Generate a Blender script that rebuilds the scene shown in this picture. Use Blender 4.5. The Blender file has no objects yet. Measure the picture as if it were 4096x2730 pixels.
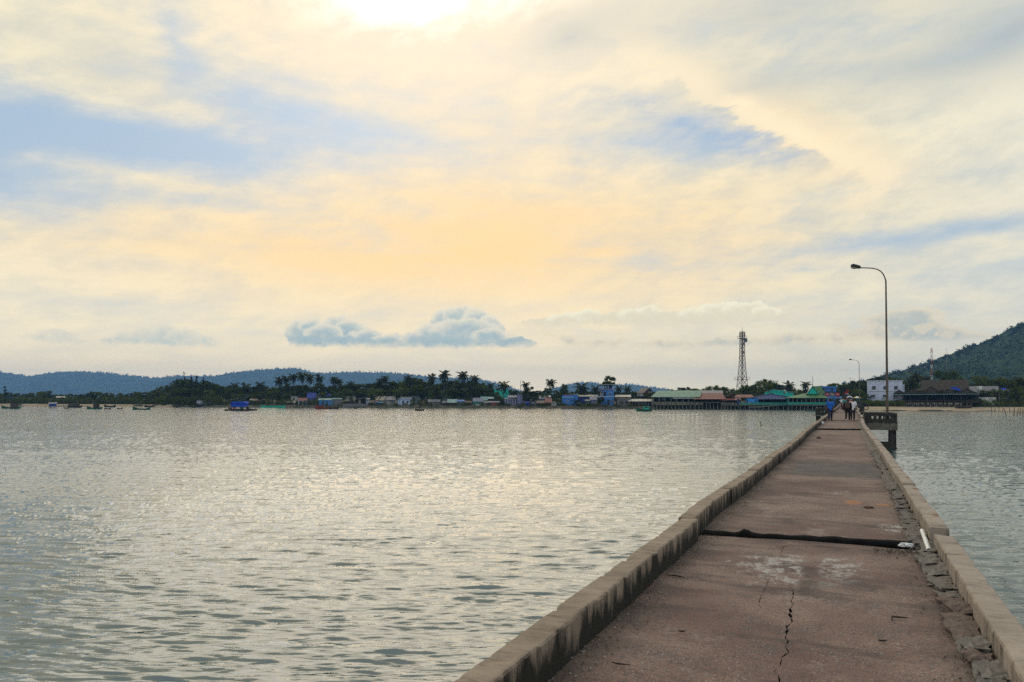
import bpy, bmesh, math, random
import numpy as np
from mathutils import Vector, Matrix, noise as mnoise

sc = bpy.context.scene
COL = sc.collection
R = math.radians
F = 2900.0            # focal length in photo pixels
CX, HY = 2048.0, 1590.0
CAMZ = 3.77           # eye height above the water
DECK = 2.02           # pier deck above the water

# ------------------------------------------------------------ camera
cd = bpy.data.cameras.new('camera')
cam = bpy.data.objects.new('camera', cd); COL.objects.link(cam)
cd.sensor_width = 36.0
cd.lens = 36.0 * F / 4096.0
cd.shift_y = (HY - 1365.0) / 4096.0
cd.clip_start = 0.1
cd.clip_end = 20000
cam.location = (0, 0, CAMZ)
cam.rotation_euler = (R(90), 0, 0)
sc.camera = cam

# ------------------------------------------------------------ colour management
sc.view_settings.view_transform = 'Standard'
sc.view_settings.look = 'None'
sc.view_settings.exposure = 0.0
sc.view_settings.gamma = 1.0
sc.view_settings.use_curve_mapping = False
sc.render.engine = 'CYCLES'
sc.cycles.use_denoising = False
sc.cycles.max_bounces = 4
sc.cycles.diffuse_bounces = 2
sc.cycles.glossy_bounces = 2
sc.cycles.volume_bounces = 1
sc.cycles.sample_clamp_indirect = 6.0


# ------------------------------------------------------------ small node language
class NT:
    """wraps a node tree so that shader maths can be written as expressions"""
    def __init__(s, tree):
        s.t = tree; s.n = tree.nodes; s.l = tree.links
        s.n.clear()
    def put(s, sock, v):
        if isinstance(v, E): s.l.new(v.s, sock)
        elif isinstance(v, bpy.types.NodeSocket): s.l.new(v, sock)
        elif v is not None:
            if sock.type == 'RGBA' and hasattr(v, '__len__') and len(v) == 3: v = (*v, 1)
            sock.default_value = v
    def node(s, kind, ins=None, **props):
        n = s.n.new(kind)
        for k, v in props.items(): setattr(n, k, v)
        for k, v in (ins or {}).items(): s.put(n.inputs[k], v)
        return n
    def math(s, op, a, b=None, c=None):
        n = s.node('ShaderNodeMath', operation=op)
        s.put(n.inputs[0], a)
        if b is not None: s.put(n.inputs[1], b)
        if c is not None: s.put(n.inputs[2], c)
        return E(s, n.outputs[0])
    def mix(s, f, a, b, mode='MIX'):
        n = s.node('ShaderNodeMix', data_type='RGBA', blend_type=mode, clamp_factor=True)
        s.put(n.inputs[0], f); s.put(n.inputs[6], a); s.put(n.inputs[7], b)
        return E(s, n.outputs[2])
    def noise(s, vec, scale, detail=4, rough=0.55, dist=0.0, lac=2.0):
        n = s.node('ShaderNodeTexNoise', {'Scale': scale, 'Detail': detail, 'Roughness': rough, 'Distortion': dist, 'Lacunarity': lac})
        if vec is not None: s.put(n.inputs['Vector'], vec)
        return E(s, n.outputs['Fac'])
    def voronoi(s, vec, scale, feature='F1', rand=1.0):
        n = s.node('ShaderNodeTexVoronoi', feature=feature)
        s.put(n.inputs['Scale'], scale); s.put(n.inputs['Randomness'], rand)
        if vec is not None: s.put(n.inputs['Vector'], vec)
        return E(s, n.outputs['Distance'])
    def wave(s, vec, scale, dist=0.0, direction='X'):
        n = s.node('ShaderNodeTexWave', {'Scale': scale, 'Distortion': dist}, bands_direction=direction)
        if vec is not None: s.put(n.inputs['Vector'], vec)
        return E(s, n.outputs['Fac'])
    def xyz(s, x, y, z):
        n = s.node('ShaderNodeCombineXYZ', {0: x, 1: y, 2: z})
        return E(s, n.outputs[0])
    def sep(s, v):
        n = s.node('ShaderNodeSeparateXYZ', {0: v})
        return [E(s, o) for o in n.outputs]
    def mapr(s, v, a, b, c=0.0, d=1.0, smooth=True):
        n = s.node('ShaderNodeMapRange', interpolation_type='SMOOTHSTEP' if smooth else 'LINEAR', clamp=True)
        s.put(n.inputs[0], v)
        for i, q in enumerate((a, b, c, d)): s.put(n.inputs[i + 1], q)
        return E(s, n.outputs[0])
    def scale(s, v, k):
        n = s.node('ShaderNodeMapping'); s.put(n.inputs['Vector'], v)
        n.inputs['Scale'].default_value = k
        return E(s, n.outputs[0])
    def coord(s, which='Object'):
        return E(s, s.node('ShaderNodeTexCoord').outputs[which])
    def bump(s, h, strength=0.5, dist=0.02):
        n = s.node('ShaderNodeBump', {'Strength': strength, 'Distance': dist})
        s.put(n.inputs['Height'], h)
        return E(s, n.outputs[0])


class E:
    def __init__(s, t, sock): s.t = t; s.s = sock
    def __add__(a, b): return a.t.math('ADD', a, b)
    __radd__ = __add__
    def __sub__(a, b): return a.t.math('SUBTRACT', a, b)
    def __rsub__(a, b): return a.t.math('SUBTRACT', b, a)
    def __mul__(a, b): return a.t.math('MULTIPLY', a, b)
    __rmul__ = __mul__
    def __truediv__(a, b): return a.t.math('DIVIDE', a, b)
    def __rtruediv__(a, b): return a.t.math('DIVIDE', b, a)


def srgb(r, g, b):
    return tuple(((c / 255) / 12.92 if c / 255 <= 0.04045 else ((c / 255 + 0.055) / 1.055) ** 2.4) for c in (r, g, b))


# ------------------------------------------------------------ world: daylight sky with procedural cloud
SUN_AZ, SUN_EL = R(-7.2), R(31)


def ae(x, y):
    """photo position (2353 px wide view) -> azimuth and elevation of that piece of sky"""
    a = (x - 1176.5) / 1666.0; b = (913.4 - y) / 1666.0
    az = math.atan(a)
    return az, math.atan(b * math.cos(az))


def build_world():
    w = bpy.data.worlds.new('World'); sc.world = w; w.use_nodes = True
    w.cycles.sampling_method = 'NONE'      # a broad, even sky: found by the surfaces' own rays
    t = NT(w.node_tree)
    d = E(t, t.node('ShaderNodeVectorMath', {0: t.coord('Generated')}, operation='NORMALIZE').outputs[0])
    dx, dy, dz = t.sep(d)
    az = t.math('ARCTAN2', dx, dy)
    el = t.math('ARCSINE', dz)
    elp = t.math('MAXIMUM', el, 0.0)
    sky = t.node('ShaderNodeTexSky', sky_type='NISHITA', sun_disc=False, sun_elevation=SUN_EL, sun_rotation=SUN_AZ,
                 altitude=0, air_density=1.0, dust_density=1.6, ozone_density=1.2)
    blue = t.mix(1.0, E(t, sky.outputs[0]), (SKY_K, SKY_K, SKY_K), 'MULTIPLY')
    # cloud sheet seen in perspective
    den = t.math('MAXIMUM', dz, 0.0) + 0.10
    px, py = dx / den, dy / den
    P = t.xyz(px, py, 0.0)
    warp = t.noise(t.scale(P, (0.6, 0.9, 1)), 1.3, 3) - 0.5
    P2 = t.xyz(px * 0.50 + py * 0.10 + warp * 0.6, py * 1.0 - px * 0.13 + warp * 0.45, 3.1)
    n1 = t.noise(P2, 1.15, 6, 0.60)
    n2 = t.noise(t.xyz(az * 2.4 + warp * 0.25, el * 15.0 + az * 0.9 + warp * 0.5, 7.7), 1.9, 6, 0.60)
    n3 = t.noise(t.xyz(az * 9.0 + warp * 0.9, el * 20.0 - az * 4.0, 1.3), 1.6, 6, 0.62)
    cloudn = (n1 - 0.5) * 0.60 + (n2 - 0.5) * 0.50 + (n3 - 0.5) * 0.42 + 0.5

    AE = t.xyz(az, el, 0.0)

    def G(x, y, rx, ry, rot=0.0):
        a0, e0 = ae(x, y)
        mp = t.node('ShaderNodeMapping', {'Vector': AE}, vector_type='TEXTURE')
        mp.inputs['Location'].default_value = (a0, e0, 0)
        mp.inputs['Rotation'].default_value = (0, 0, R(rot))
        mp.inputs['Scale'].default_value = (rx / 1666.0 * 2.1, ry / 1666.0 * 2.1, 1)
        return E(t, t.node('ShaderNodeTexGradient', {'Vector': mp.outputs[0]}, gradient_type='QUADRATIC_SPHERE').outputs['Fac'])

    def total(items):
        s = None
        for (x, y, rx, ry, rot, k) in items:
            g = G(x, y, rx, ry, rot)
            s = g * k if s is None else t.math('MULTIPLY_ADD', g, k, s)
        return s
    holes = total([(60, 285, 420, 50, 0, .40), (330, 330, 420, 80, 0, .28), (400, 90, 36, 85, 20, .22), (560, 215, 150, 55, -25, .17),
                   (-40, 405, 160, 55, -10, .34), (150, 440, 420, 60, 0, .13), (770, 290, 150, 46, 0, .26), (930, 315, 260, 32, 0, .20),
                   (1580, 272, 140, 26, -8, .24), (1690, 322, 210, 36, -4, .20), (1480, 330, 240, 36, 0, .20), (1960, 440, 190, 24, 6, .24), (2300, 520, 190, 24, 0, .34),
                   (2020, 560, 280, 18, 4, .22), (1850, 622, 160, 14, 3, .20), (1320, 690, 190, 20, 5, .20), (2350, 600, 200, 15, 4, .18), (1760, 690, 300, 18, 4, .14)])
    fills = total([(130, 60, 180, 60, 0, .18), (230, 195, 190, 42, -8, .18), (950, 130, 520, 140, 0, .22), (1120, 560, 520, 140, 0, .16),
                   (2080, 330, 260, 150, -15, .22), (1500, 150, 260, 60, -28, .12)])
    cov = cloudn + fills - holes
    veil = t.mapr(cov, 0.04, 0.62)
    # cloud colour
    sunv = (math.sin(SUN_AZ) * math.cos(SUN_EL), math.cos(SUN_AZ) * math.cos(SUN_EL), math.sin(SUN_EL))
    cosv = E(t, t.node('ShaderNodeVectorMath', {0: d, 1: sunv}, operation='DOT_PRODUCT').outputs['Value'])
    ang = t.math('ARCCOSINE', cosv)
    near = t.math('EXPONENT', (ang / R(16)) * -1.0)
    cream = t.mix(t.mapr(n3 + n1 * 0.5 + n2 * 0.5, 0.75, 1.25), srgb(206, 205, 186), srgb(246, 232, 194))
    halo = t.math('EXPONENT', (ang / R(19)) * (ang / R(19)) * -1.0)
    c1 = t.mix(halo * 0.85, cream, srgb(255, 233, 202))
    warm = t.math('MINIMUM', total([(1080, 500, 560, 170, 0, .54), (950, 610, 640, 110, 0, .52), (1400, 570, 560, 130, 0, .35), (1830, 300, 170, 60, -30, .4), (450, 560, 520, 70, 0, .28)]) * t.mapr(n2 + n1 * .4, 0.4, 0.9, 0.72, 1.1), 1.0)
    c1 = t.mix(t.mapr(ang, R(18), R(75)) * 0.8, c1, srgb(208, 218, 226))      # cloud turned away from the sun is cooler
    c2 = t.mix(warm, c1, srgb(255, 212, 142))
    grey = t.math('MINIMUM', total([(1780, 30, 380, 75, -6, .8), (2300, 80, 200, 70, 8, .9), (1300, 90, 110, 40, 10, .75), (1720, 205, 190, 40, 4, .5), (2100, 150, 300, 60, 0, .35), (260, 130, 230, 45, 0, .5), (1480, 300, 300, 50, 0, .35), (860, 290, 300, 50, 0, .3)]) * t.mapr(n1 + n3 * .5, 0.5, 0.95, 0.35, 1.15), 1.0)
    c3 = t.mix(grey, c2, srgb(176, 184, 184))
    bluec = t.mix(0.8, blue, srgb(150, 184, 214))
    col = t.mix(veil, bluec, c3)
    # long ragged edge of the upper cloud deck: bright rim above, blue-grey gap below
    a0, e0 = ae(1650, 252)
    ca_, sa_ = math.cos(R(-29)), math.sin(R(-29))
    dist = (el - e0) * ca_ - (az - a0) * sa_ + (n3 - 0.5) * 0.075 + (n1 - 0.5) * 0.03
    edge = t.mapr(dist, -0.004, 0.007)
    col = t.mix(total([(1585, 282, 190, 44, -14, 1.0), (1720, 335, 170, 34, -22, .8)]) * (1.0 - edge) * t.mapr(n2 + n3, 0.75, 1.2, 1.0, 0.25), col, srgb(146, 174, 206))
    col = t.mix(total([(1690, 225, 260, 42, -29, .95), (1880, 330, 220, 50, -24, .7)]) * edge * t.mapr(dist, 0.06, 0.0), col, srgb(255, 234, 194))
    # pale air near the horizon
    low = t.math('EXPONENT', (elp / R(6.0)) * -1.0)
    side = t.mapr(az, R(-5), R(32))
    col = t.mix(low * 0.9, col, t.mix(side, HORIZON, HORIZON_R))
    # low cumulus near the horizon
    cw = t.noise(t.xyz(az * 16, el * 16, 5.0), 1.6, 4) - 0.5

    def cum(shift):
        e2 = el + shift
        q = t.xyz(az * 30.0, e2 * 42.0, 2.2)
        bil = t.noise(q, 1.5, 6, 0.56)
        return bil
    b0 = cum(0.0)
    l0 = t.noise(t.xyz(az * 34.0 + cw, el * 40.0 + cw, 8.1), 1.3, 3, 0.5)
    l1 = t.noise(t.xyz(az * 34.0 + cw, (el + R(0.34)) * 40.0 + cw, 8.1), 1.3, 3, 0.5)
    defs = [(1270, 770, 45, 14, -10, .55), (1380, 785, 120, 16, 0, .50), (2105, 735, 60, 32, -12, 1.1), (2000, 735, 70, 20, -14, .6), (2150, 772, 120, 20, -6, .65), (1890, 780, 170, 28, 0, .62), (1640, 790, 160, 24, 0, .5), (1480, 800, 200, 14, 0, .4), (2550, 770, 200, 30, 0, .7)]
    m0 = total(defs)
    # flat bases: the clouds stop softly at their base height
    base = t.mapr(el, R(3.55), R(4.25))
    dens = m0 + (b0 - 0.5) * 0.9 + (l0 - 0.5) * 0.5 + cw * 0.2
    f0 = t.mapr(dens, 0.26, 0.66) * base
    f1 = t.mapr(dens, 0.38, 0.92)
    lit = t.mapr(l0 - l1, -0.02, 0.14)
    body = t.mix(side, srgb(168, 188, 186), srgb(182, 188, 178))
    rim = t.mix(0.5, srgb(236, 226, 196), srgb(255, 222, 165))
    cc = t.mix(t.math('MAXIMUM', lit * 0.62, 1.0 - f1), body, rim)
    col = t.mix(f0 * 0.75, col, cc)
    # heaped clouds, puff over puff, each with a backlit rim
    wv = t.noise(t.xyz(az * 60.0, el * 60.0, 4.0), 1.0, 4, 0.55) - 0.5
    wv2 = t.noise(t.xyz(az * 60.0 + 31.0, el * 60.0, 9.0), 1.0, 4, 0.55) - 0.5
    wv3 = t.noise(t.xyz(az * 190.0, el * 190.0, 2.0), 1.0, 4, 0.6) - 0.5
    AW = t.xyz(az + wv * 0.016 + wv3 * 0.008, el + wv2 * 0.014 + wv3 * 0.008, 0.0)
    rimw = srgb(250, 236, 204)

    def heap(puffs, body, rim, strength, floor_y, soft=0.24):
        nonlocal col
        ef = ae(1176, floor_y)[1]
        bs = t.mapr(el + wv * 0.016, ef - R(0.15), ef + R(0.85)) * strength
        for (x, y, rx, ry) in puffs:
            q0, q1 = ae(x, y)
            aw = t.node('ShaderNodeVectorMath', {0: col, 1: (1e-9, 1e-9, 0), 2: AW}, operation='MULTIPLY_ADD')   # one puff after the other
            mp = t.node('ShaderNodeMapping', {'Vector': aw.outputs[0]}, vector_type='TEXTURE')
            mp.inputs['Location'].default_value = (q0, q1, 0); mp.inputs['Scale'].default_value = (rx / 1666.0, ry / 1666.0, 1)
            dd = E(t, t.node('ShaderNodeTexGradient', {'Vector': mp.outputs[0]}, gradient_type='SPHERICAL').outputs['Fac'])
            al_ = t.mapr(dd, 0.02, soft) * bs
            vy = t.sep(mp.outputs[0])[1]
            inner = t.math('MAXIMUM', t.mapr(dd, 0.10, 0.75), t.mapr(vy + wv * 0.8, 0.35, -0.35))
            rm_ = tuple(p * 0.12 + q * 0.88 for p, q in zip(body, rim)) if rx < 3 * ry else tuple(p * 0.85 + q * 0.15 for p, q in zip(body, rim))
            col = t.mix(al_, col, t.mix(inner * (0.86 + wv * 0.9), rm_, body))
    GB = srgb(164, 187, 188)
    heap([(92, 788, 48, 18), (128, 782, 50, 25), (165, 791, 40, 15)], srgb(182, 200, 198), rimw, .72, 806)
    heap([(255, 794, 42, 17), (300, 786, 48, 25), (345, 779, 46, 30), (380, 773, 36, 32), (425, 781, 46, 27), (468, 789, 42, 20), (330, 794, 90, 16), (430, 795, 70, 13)], srgb(200, 210, 198), rimw, .72, 808)
    heap([(692, 768, 40, 36), (716, 757, 34, 28), (775, 754, 40, 32), (804, 764, 44, 34), (745, 772, 52, 30), (845, 780, 52, 25), (893, 786, 46, 20), (712, 787, 56, 18), (790, 788, 90, 17)], GB, rimw, .92, 804)
    heap([(962, 783, 54, 24), (1022, 738, 42, 32), (1058, 731, 48, 33), (1094, 738, 44, 31), (1128, 752, 36, 30), (1000, 770, 54, 32), (1070, 764, 96, 38), (1128, 779, 56, 28), (1020, 790, 100, 16), (1185, 789, 52, 15)], GB, rimw, .92, 804)
    CB, CR = srgb(234, 222, 188), srgb(255, 248, 214)
    heap([(1250, 742, 60, 14), (1300, 736, 50, 18), (1350, 730, 48, 20), (1410, 735, 64, 18), (1462, 727, 52, 22), (1492, 720, 32, 20), (1540, 734, 64, 19), (1605, 727, 58, 22), (1655, 716, 58, 24), (1712, 713, 58, 23), (1762, 721, 38, 16), (1590, 742, 150, 13)], CB, CR, .9, 757)
    # bright veil in front of the sun
    g1 = total([(900, -30, 185, 75, 0, 1.3), (1180, -60, 120, 60, 0, .8)])
    ragged = t.mapr(n3 * 1.2 + n1 * 0.6 + g1 * 0.5, 0.85, 1.25)
    col = t.mix(t.math('MINIMUM', g1 * 1.5 * ragged + near * 0.22, 1.0), col, (1.25, 1.16, 0.98))
    bg = t.node('ShaderNodeBackground', {'Color': col, 'Strength': 1.12})
    out = t.node('ShaderNodeOutputWorld', {'Surface': bg.outputs[0]})


SKY_K = 0.05
HORIZON = (1.42, 1.12, 0.62)
HORIZON_R = (1.08, 0.92, 0.55)
build_world()

# ------------------------------------------------------------ sun: veiled by cloud, ahead of the camera and above the frame
sl = bpy.data.lights.new('sun', 'SUN'); sl.energy = 0.7; sl.angle = R(50); sl.color = (1.0, 0.88, 0.70)
sun = bpy.data.objects.new('sun', sl); COL.objects.link(sun)
sun.rotation_euler = (Vector((math.sin(SUN_AZ) * math.cos(SUN_EL), math.cos(SUN_AZ) * math.cos(SUN_EL), math.sin(SUN_EL)))).to_track_quat('Z', 'Y').to_euler()

# ------------------------------------------------------------ helpers for objects
def tag(o, label=None, cat=None, group=None, kind=None):
    if label: o['label'] = label
    if cat: o['category'] = cat
    if group: o['group'] = group
    if kind: o['kind'] = kind
    return o


def link(o, parent=None):
    COL.objects.link(o)
    if parent: o.parent = parent
    return o


def empty(name, loc=(0, 0, 0), rz=0.0):
    o = bpy.data.objects.new(name, None); o.empty_display_size = 0.2
    COL.objects.link(o); o.location = loc; o.rotation_euler = (0, 0, rz)
    return o


class MB:
    """collects faces; build() links them as ONE mesh object"""
    def __init__(s): s.v = []; s.f = []; s.m = []; s.mats = []; s.cur = 0; s.smooth = []
    def mat(s, m):
        if m not in s.mats: s.mats.append(m)
        s.cur = s.mats.index(m); return s
    def face(s, idx, smooth=False): s.f.append(idx); s.m.append(s.cur); s.smooth.append(smooth)
    def add(s, vs, fs, smooth=False):
        b = len(s.v); s.v.extend(tuple(v) for v in vs)
        for f in fs: s.face([b + i for i in f], smooth)
        return s
    def box(s, x0, x1, y0, y1, z0, z1):
        return s.add([(x0, y0, z0), (x1, y0, z0), (x1, y1, z0), (x0, y1, z0), (x0, y0, z1), (x1, y0, z1), (x1, y1, z1), (x0, y1, z1)],
                     [(0, 3, 2, 1), (4, 5, 6, 7), (0, 1, 5, 4), (1, 2, 6, 5), (2, 3, 7, 6), (3, 0, 4, 7)])
    def obox(s, c, ax, ay, az):
        """box with centre and three half-axis vectors"""
        c, ax, ay, az = map(Vector, (c, ax, ay, az))
        p = [c + i * ax + j * ay + k * az for k in (-1, 1) for i, j in ((-1, -1), (1, -1), (1, 1), (-1, 1))]
        return s.add(p, [(0, 3, 2, 1), (4, 5, 6, 7), (0, 1, 5, 4), (1, 2, 6, 5), (2, 3, 7, 6), (3, 0, 4, 7)])
    def prism(s, poly, y0, y1):
        """polygon in x-z, extruded along y"""
        n = len(poly)
        vs = [(x, y0, z) for x, z in poly] + [(x, y1, z) for x, z in poly]
        fs = [list(range(n)), list(range(2 * n - 1, n - 1, -1))] + [(i, i + n, (i + 1) % n + n, (i + 1) % n) for i in range(n)]
        return s.add(vs, fs)
    def prism_x(s, poly, x0, x1):
        """polygon in y-z, extruded along x"""
        n = len(poly)
        vs = [(x0, y, z) for y, z in poly] + [(x1, y, z) for y, z in poly]
        fs = [list(range(n - 1, -1, -1)), list(range(n, 2 * n))] + [(i, (i + 1) % n, (i + 1) % n + n, i + n) for i in range(n)]
        return s.add(vs, fs)
    def tube(s, pts, rads, n=8, cap=True, smooth=True):
        pts = [Vector(p) for p in pts]
        if not hasattr(rads, '__len__'): rads = [rads] * len(pts)
        b = len(s.v); prev = None
        for i, p in enumerate(pts):
            d = (pts[min(i + 1, len(pts) - 1)] - pts[max(i - 1, 0)])
            d = d.normalized() if d.length > 1e-9 else Vector((0, 0, 1))
            if prev is None:
                a = d.orthogonal().normalized()
            else:
                a = (prev - d * prev.dot(d)).normalized()
            prev = a; c = d.cross(a)
            for k in range(n):
                q = 2 * math.pi * k / n
                s.v.append(tuple(p + (a * math.cos(q) + c * math.sin(q)) * rads[i]))
        for i in range(len(pts) - 1):
            for k in range(n):
                s.face([b + i * n + k, b + i * n + (k + 1) % n, b + (i + 1) * n + (k + 1) % n, b + (i + 1) * n + k], smooth)
        if cap:
            s.face([b + k for k in range(n)][::-1]); s.face([b + (len(pts) - 1) * n + k for k in range(n)])
        return s
    def mesh(s, name, mat=None):
        me = bpy.data.meshes.new(name)
        me.from_pydata(s.v, [], s.f)
        mats = s.mats if s.mats else ([mat] if mat else [])
        for m in mats: me.materials.append(m)
        if len(mats) > 1: me.polygons.foreach_set('material_index', s.m)
        if any(s.smooth): me.polygons.foreach_set('use_smooth', s.smooth)
        me.update()
        return me
    def build(s, name, mat=None, parent=None):
        return link(bpy.data.objects.new(name, s.mesh(name, mat)), parent)


def inst(name, me, parent=None, loc=(0, 0, 0), rot=(0, 0, 0), scl=(1, 1, 1)):
    o = bpy.data.objects.new(name, me); o.location = loc; o.rotation_euler = rot; o.scale = scl
    return link(o, parent)


def copy_tree(o, parent=None):
    c = o.copy(); COL.objects.link(c); c.parent = parent
    for ch in list(o.children): copy_tree(ch, c)
    return c


def Xp(px, Y): return (px - CX) / F * Y
def Zp(py, Y): return CAMZ - (py - HY) / F * Y


# shoreline: distance of the waterline for each bearing (photo column)
SHX = [-2600, -900, 0, 600, 1000, 1300, 1900, 2300, 2700, 3000, 3300, 3500, 3800, 4100, 5000, 7000]
SHY = [420, 360, 322, 288, 273, 262, 258, 243, 233, 226, 216, 210, 204, 198, 185, 170]
def shoreY(px): return float(np.interp(px, SHX, SHY))


# ------------------------------------------------------------ materials
MATS = {}


def principled(t, col, rough=0.8, normal=None, spec=0.3, metal=0.0, **kw):
    ins = {'Base Color': col, 'Roughness': rough, 'Specular IOR Level': spec, 'Metallic': metal}
    ins.update(kw)
    n = t.node('ShaderNodeBsdfPrincipled', ins)
    if normal is not None: t.put(n.inputs['Normal'], normal)
    t.node('ShaderNodeOutputMaterial', {'Surface': n.outputs[0]})
    return n


def newmat(name):
    m = bpy.data.materials.new(name); m.use_nodes = True
    MATS[name] = m
    return m, NT(m.node_tree)


def paint(name, col, rough=0.75, var=0.25, dirt=0.35, scale=1.2, spec=0.25, dirtcol=(0.10, 0.085, 0.07)):
    """weathered flat colour: large blotches, streaks and grime"""
    if name in MATS: return MATS[name]
    m, t = newmat(name)
    o = t.coord('Object')
    n = t.noise(o, scale, 5, 0.6)
    st = t.noise(t.scale(o, (5, 5, 0.5)), 1.0, 4, 0.6)
    dk = tuple(c * (1 - var) for c in col); lt = tuple(min(1, c * (1 + var * 0.5)) for c in col)
    c = t.mix(t.mapr(n, 0.3, 0.7), dk, lt)
    c = t.mix(t.mapr(st + n * 0.3, 0.6, 0.9) * dirt, c, dirtcol)
    principled(t, c, rough, spec=spec)
    return m


def corrugated(name, col, rough=0.55, var=0.3, rust=0.3):
    if name in MATS: return MATS[name]
    m, t = newmat(name)
    o = t.coord('Object')
    n = t.noise(o, 0.6, 5, 0.6); n2 = t.noise(t.scale(o, (2.2, 0.5, 0.5)), 1.0, 4)
    c = t.mix(t.mapr(n2, 0.35, 0.65), tuple(q * (1 - var) for q in col), tuple(min(1, q * (1 + var * .4)) for q in col))
    c = t.mix(t.mapr(n, 0.52, 0.75) * rust, c, (0.16, 0.09, 0.05))
    w = t.wave(o, 2.2)
    principled(t, c, rough, t.bump(w, 0.5, 0.04), spec=0.4, metal=0.0)
    return m

# ------------------------------------------------------------ water: wind-ruffled sea, real wave geometry
def ocean_tile(N, L, lo, hi, wind, seed, spread=2.0, pw_=4.0):
    """random sea of unit rms slope"""
    rng = np.random.default_rng(seed)
    k = np.fft.fftfreq(N, L / N) * 2 * np.pi
    kx, ky = np.meshgrid(k, k, indexing='ij')
    kk = np.sqrt(kx ** 2 + ky ** 2); kk[0, 0] = 1e9
    lam = 2 * np.pi / kk
    sp = kk ** -pw_ * (1 / (1 + (lo / lam) ** 8)) * (1 / (1 + (lam / hi) ** 6))
    dirn = np.abs((kx * wind[0] + ky * wind[1]) / kk) ** spread + 0.04
    amp = np.sqrt(sp) * dirn * (rng.normal(size=(N, N)) + 1j * rng.normal(size=(N, N)))
    h = np.real(np.fft.ifft2(amp))
    g0, g1 = np.gradient(h, L / N)
    return h / np.sqrt((g0 ** 2 + g1 ** 2).mean())


def sample_tile(h, L, x, y):
    N = h.shape[0]
    u = (x / L * N) % N; v = (y / L * N) % N
    i = np.floor(u).astype(int); j = np.floor(v).astype(int)
    fu, fv = u - i, v - j
    i %= N; j %= N; i2 = (i + 1) % N; j2 = (j + 1) % N
    return (h[i, j] * (1 - fu) * (1 - fv) + h[i2, j] * fu * (1 - fv) + h[i, j2] * (1 - fu) * fv + h[i2, j2] * fu * fv)


def water_mat():
    m, t = newmat('sea_water')
    o = t.coord('Object')
    rip = t.noise(t.scale(o, (1.0, 4.5, 1)), 1.0, 3, 0.6)
    mid = t.noise(t.scale(o, (0.36, 1.7, 1)), 1.0, 2, 0.6)
    b = t.bump(rip * WB1 + mid * WB2, 1.0, 1.0)
    principled(t, WCOL, 0.045, b, spec=0.5, IOR=WIOR)
    return m


WB1, WB2, WIOR, WCOL = 0.038, 0.13, 2.2, (0.020, 0.064, 0.070)


SLA, SLB = 0.25, 0.075


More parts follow.
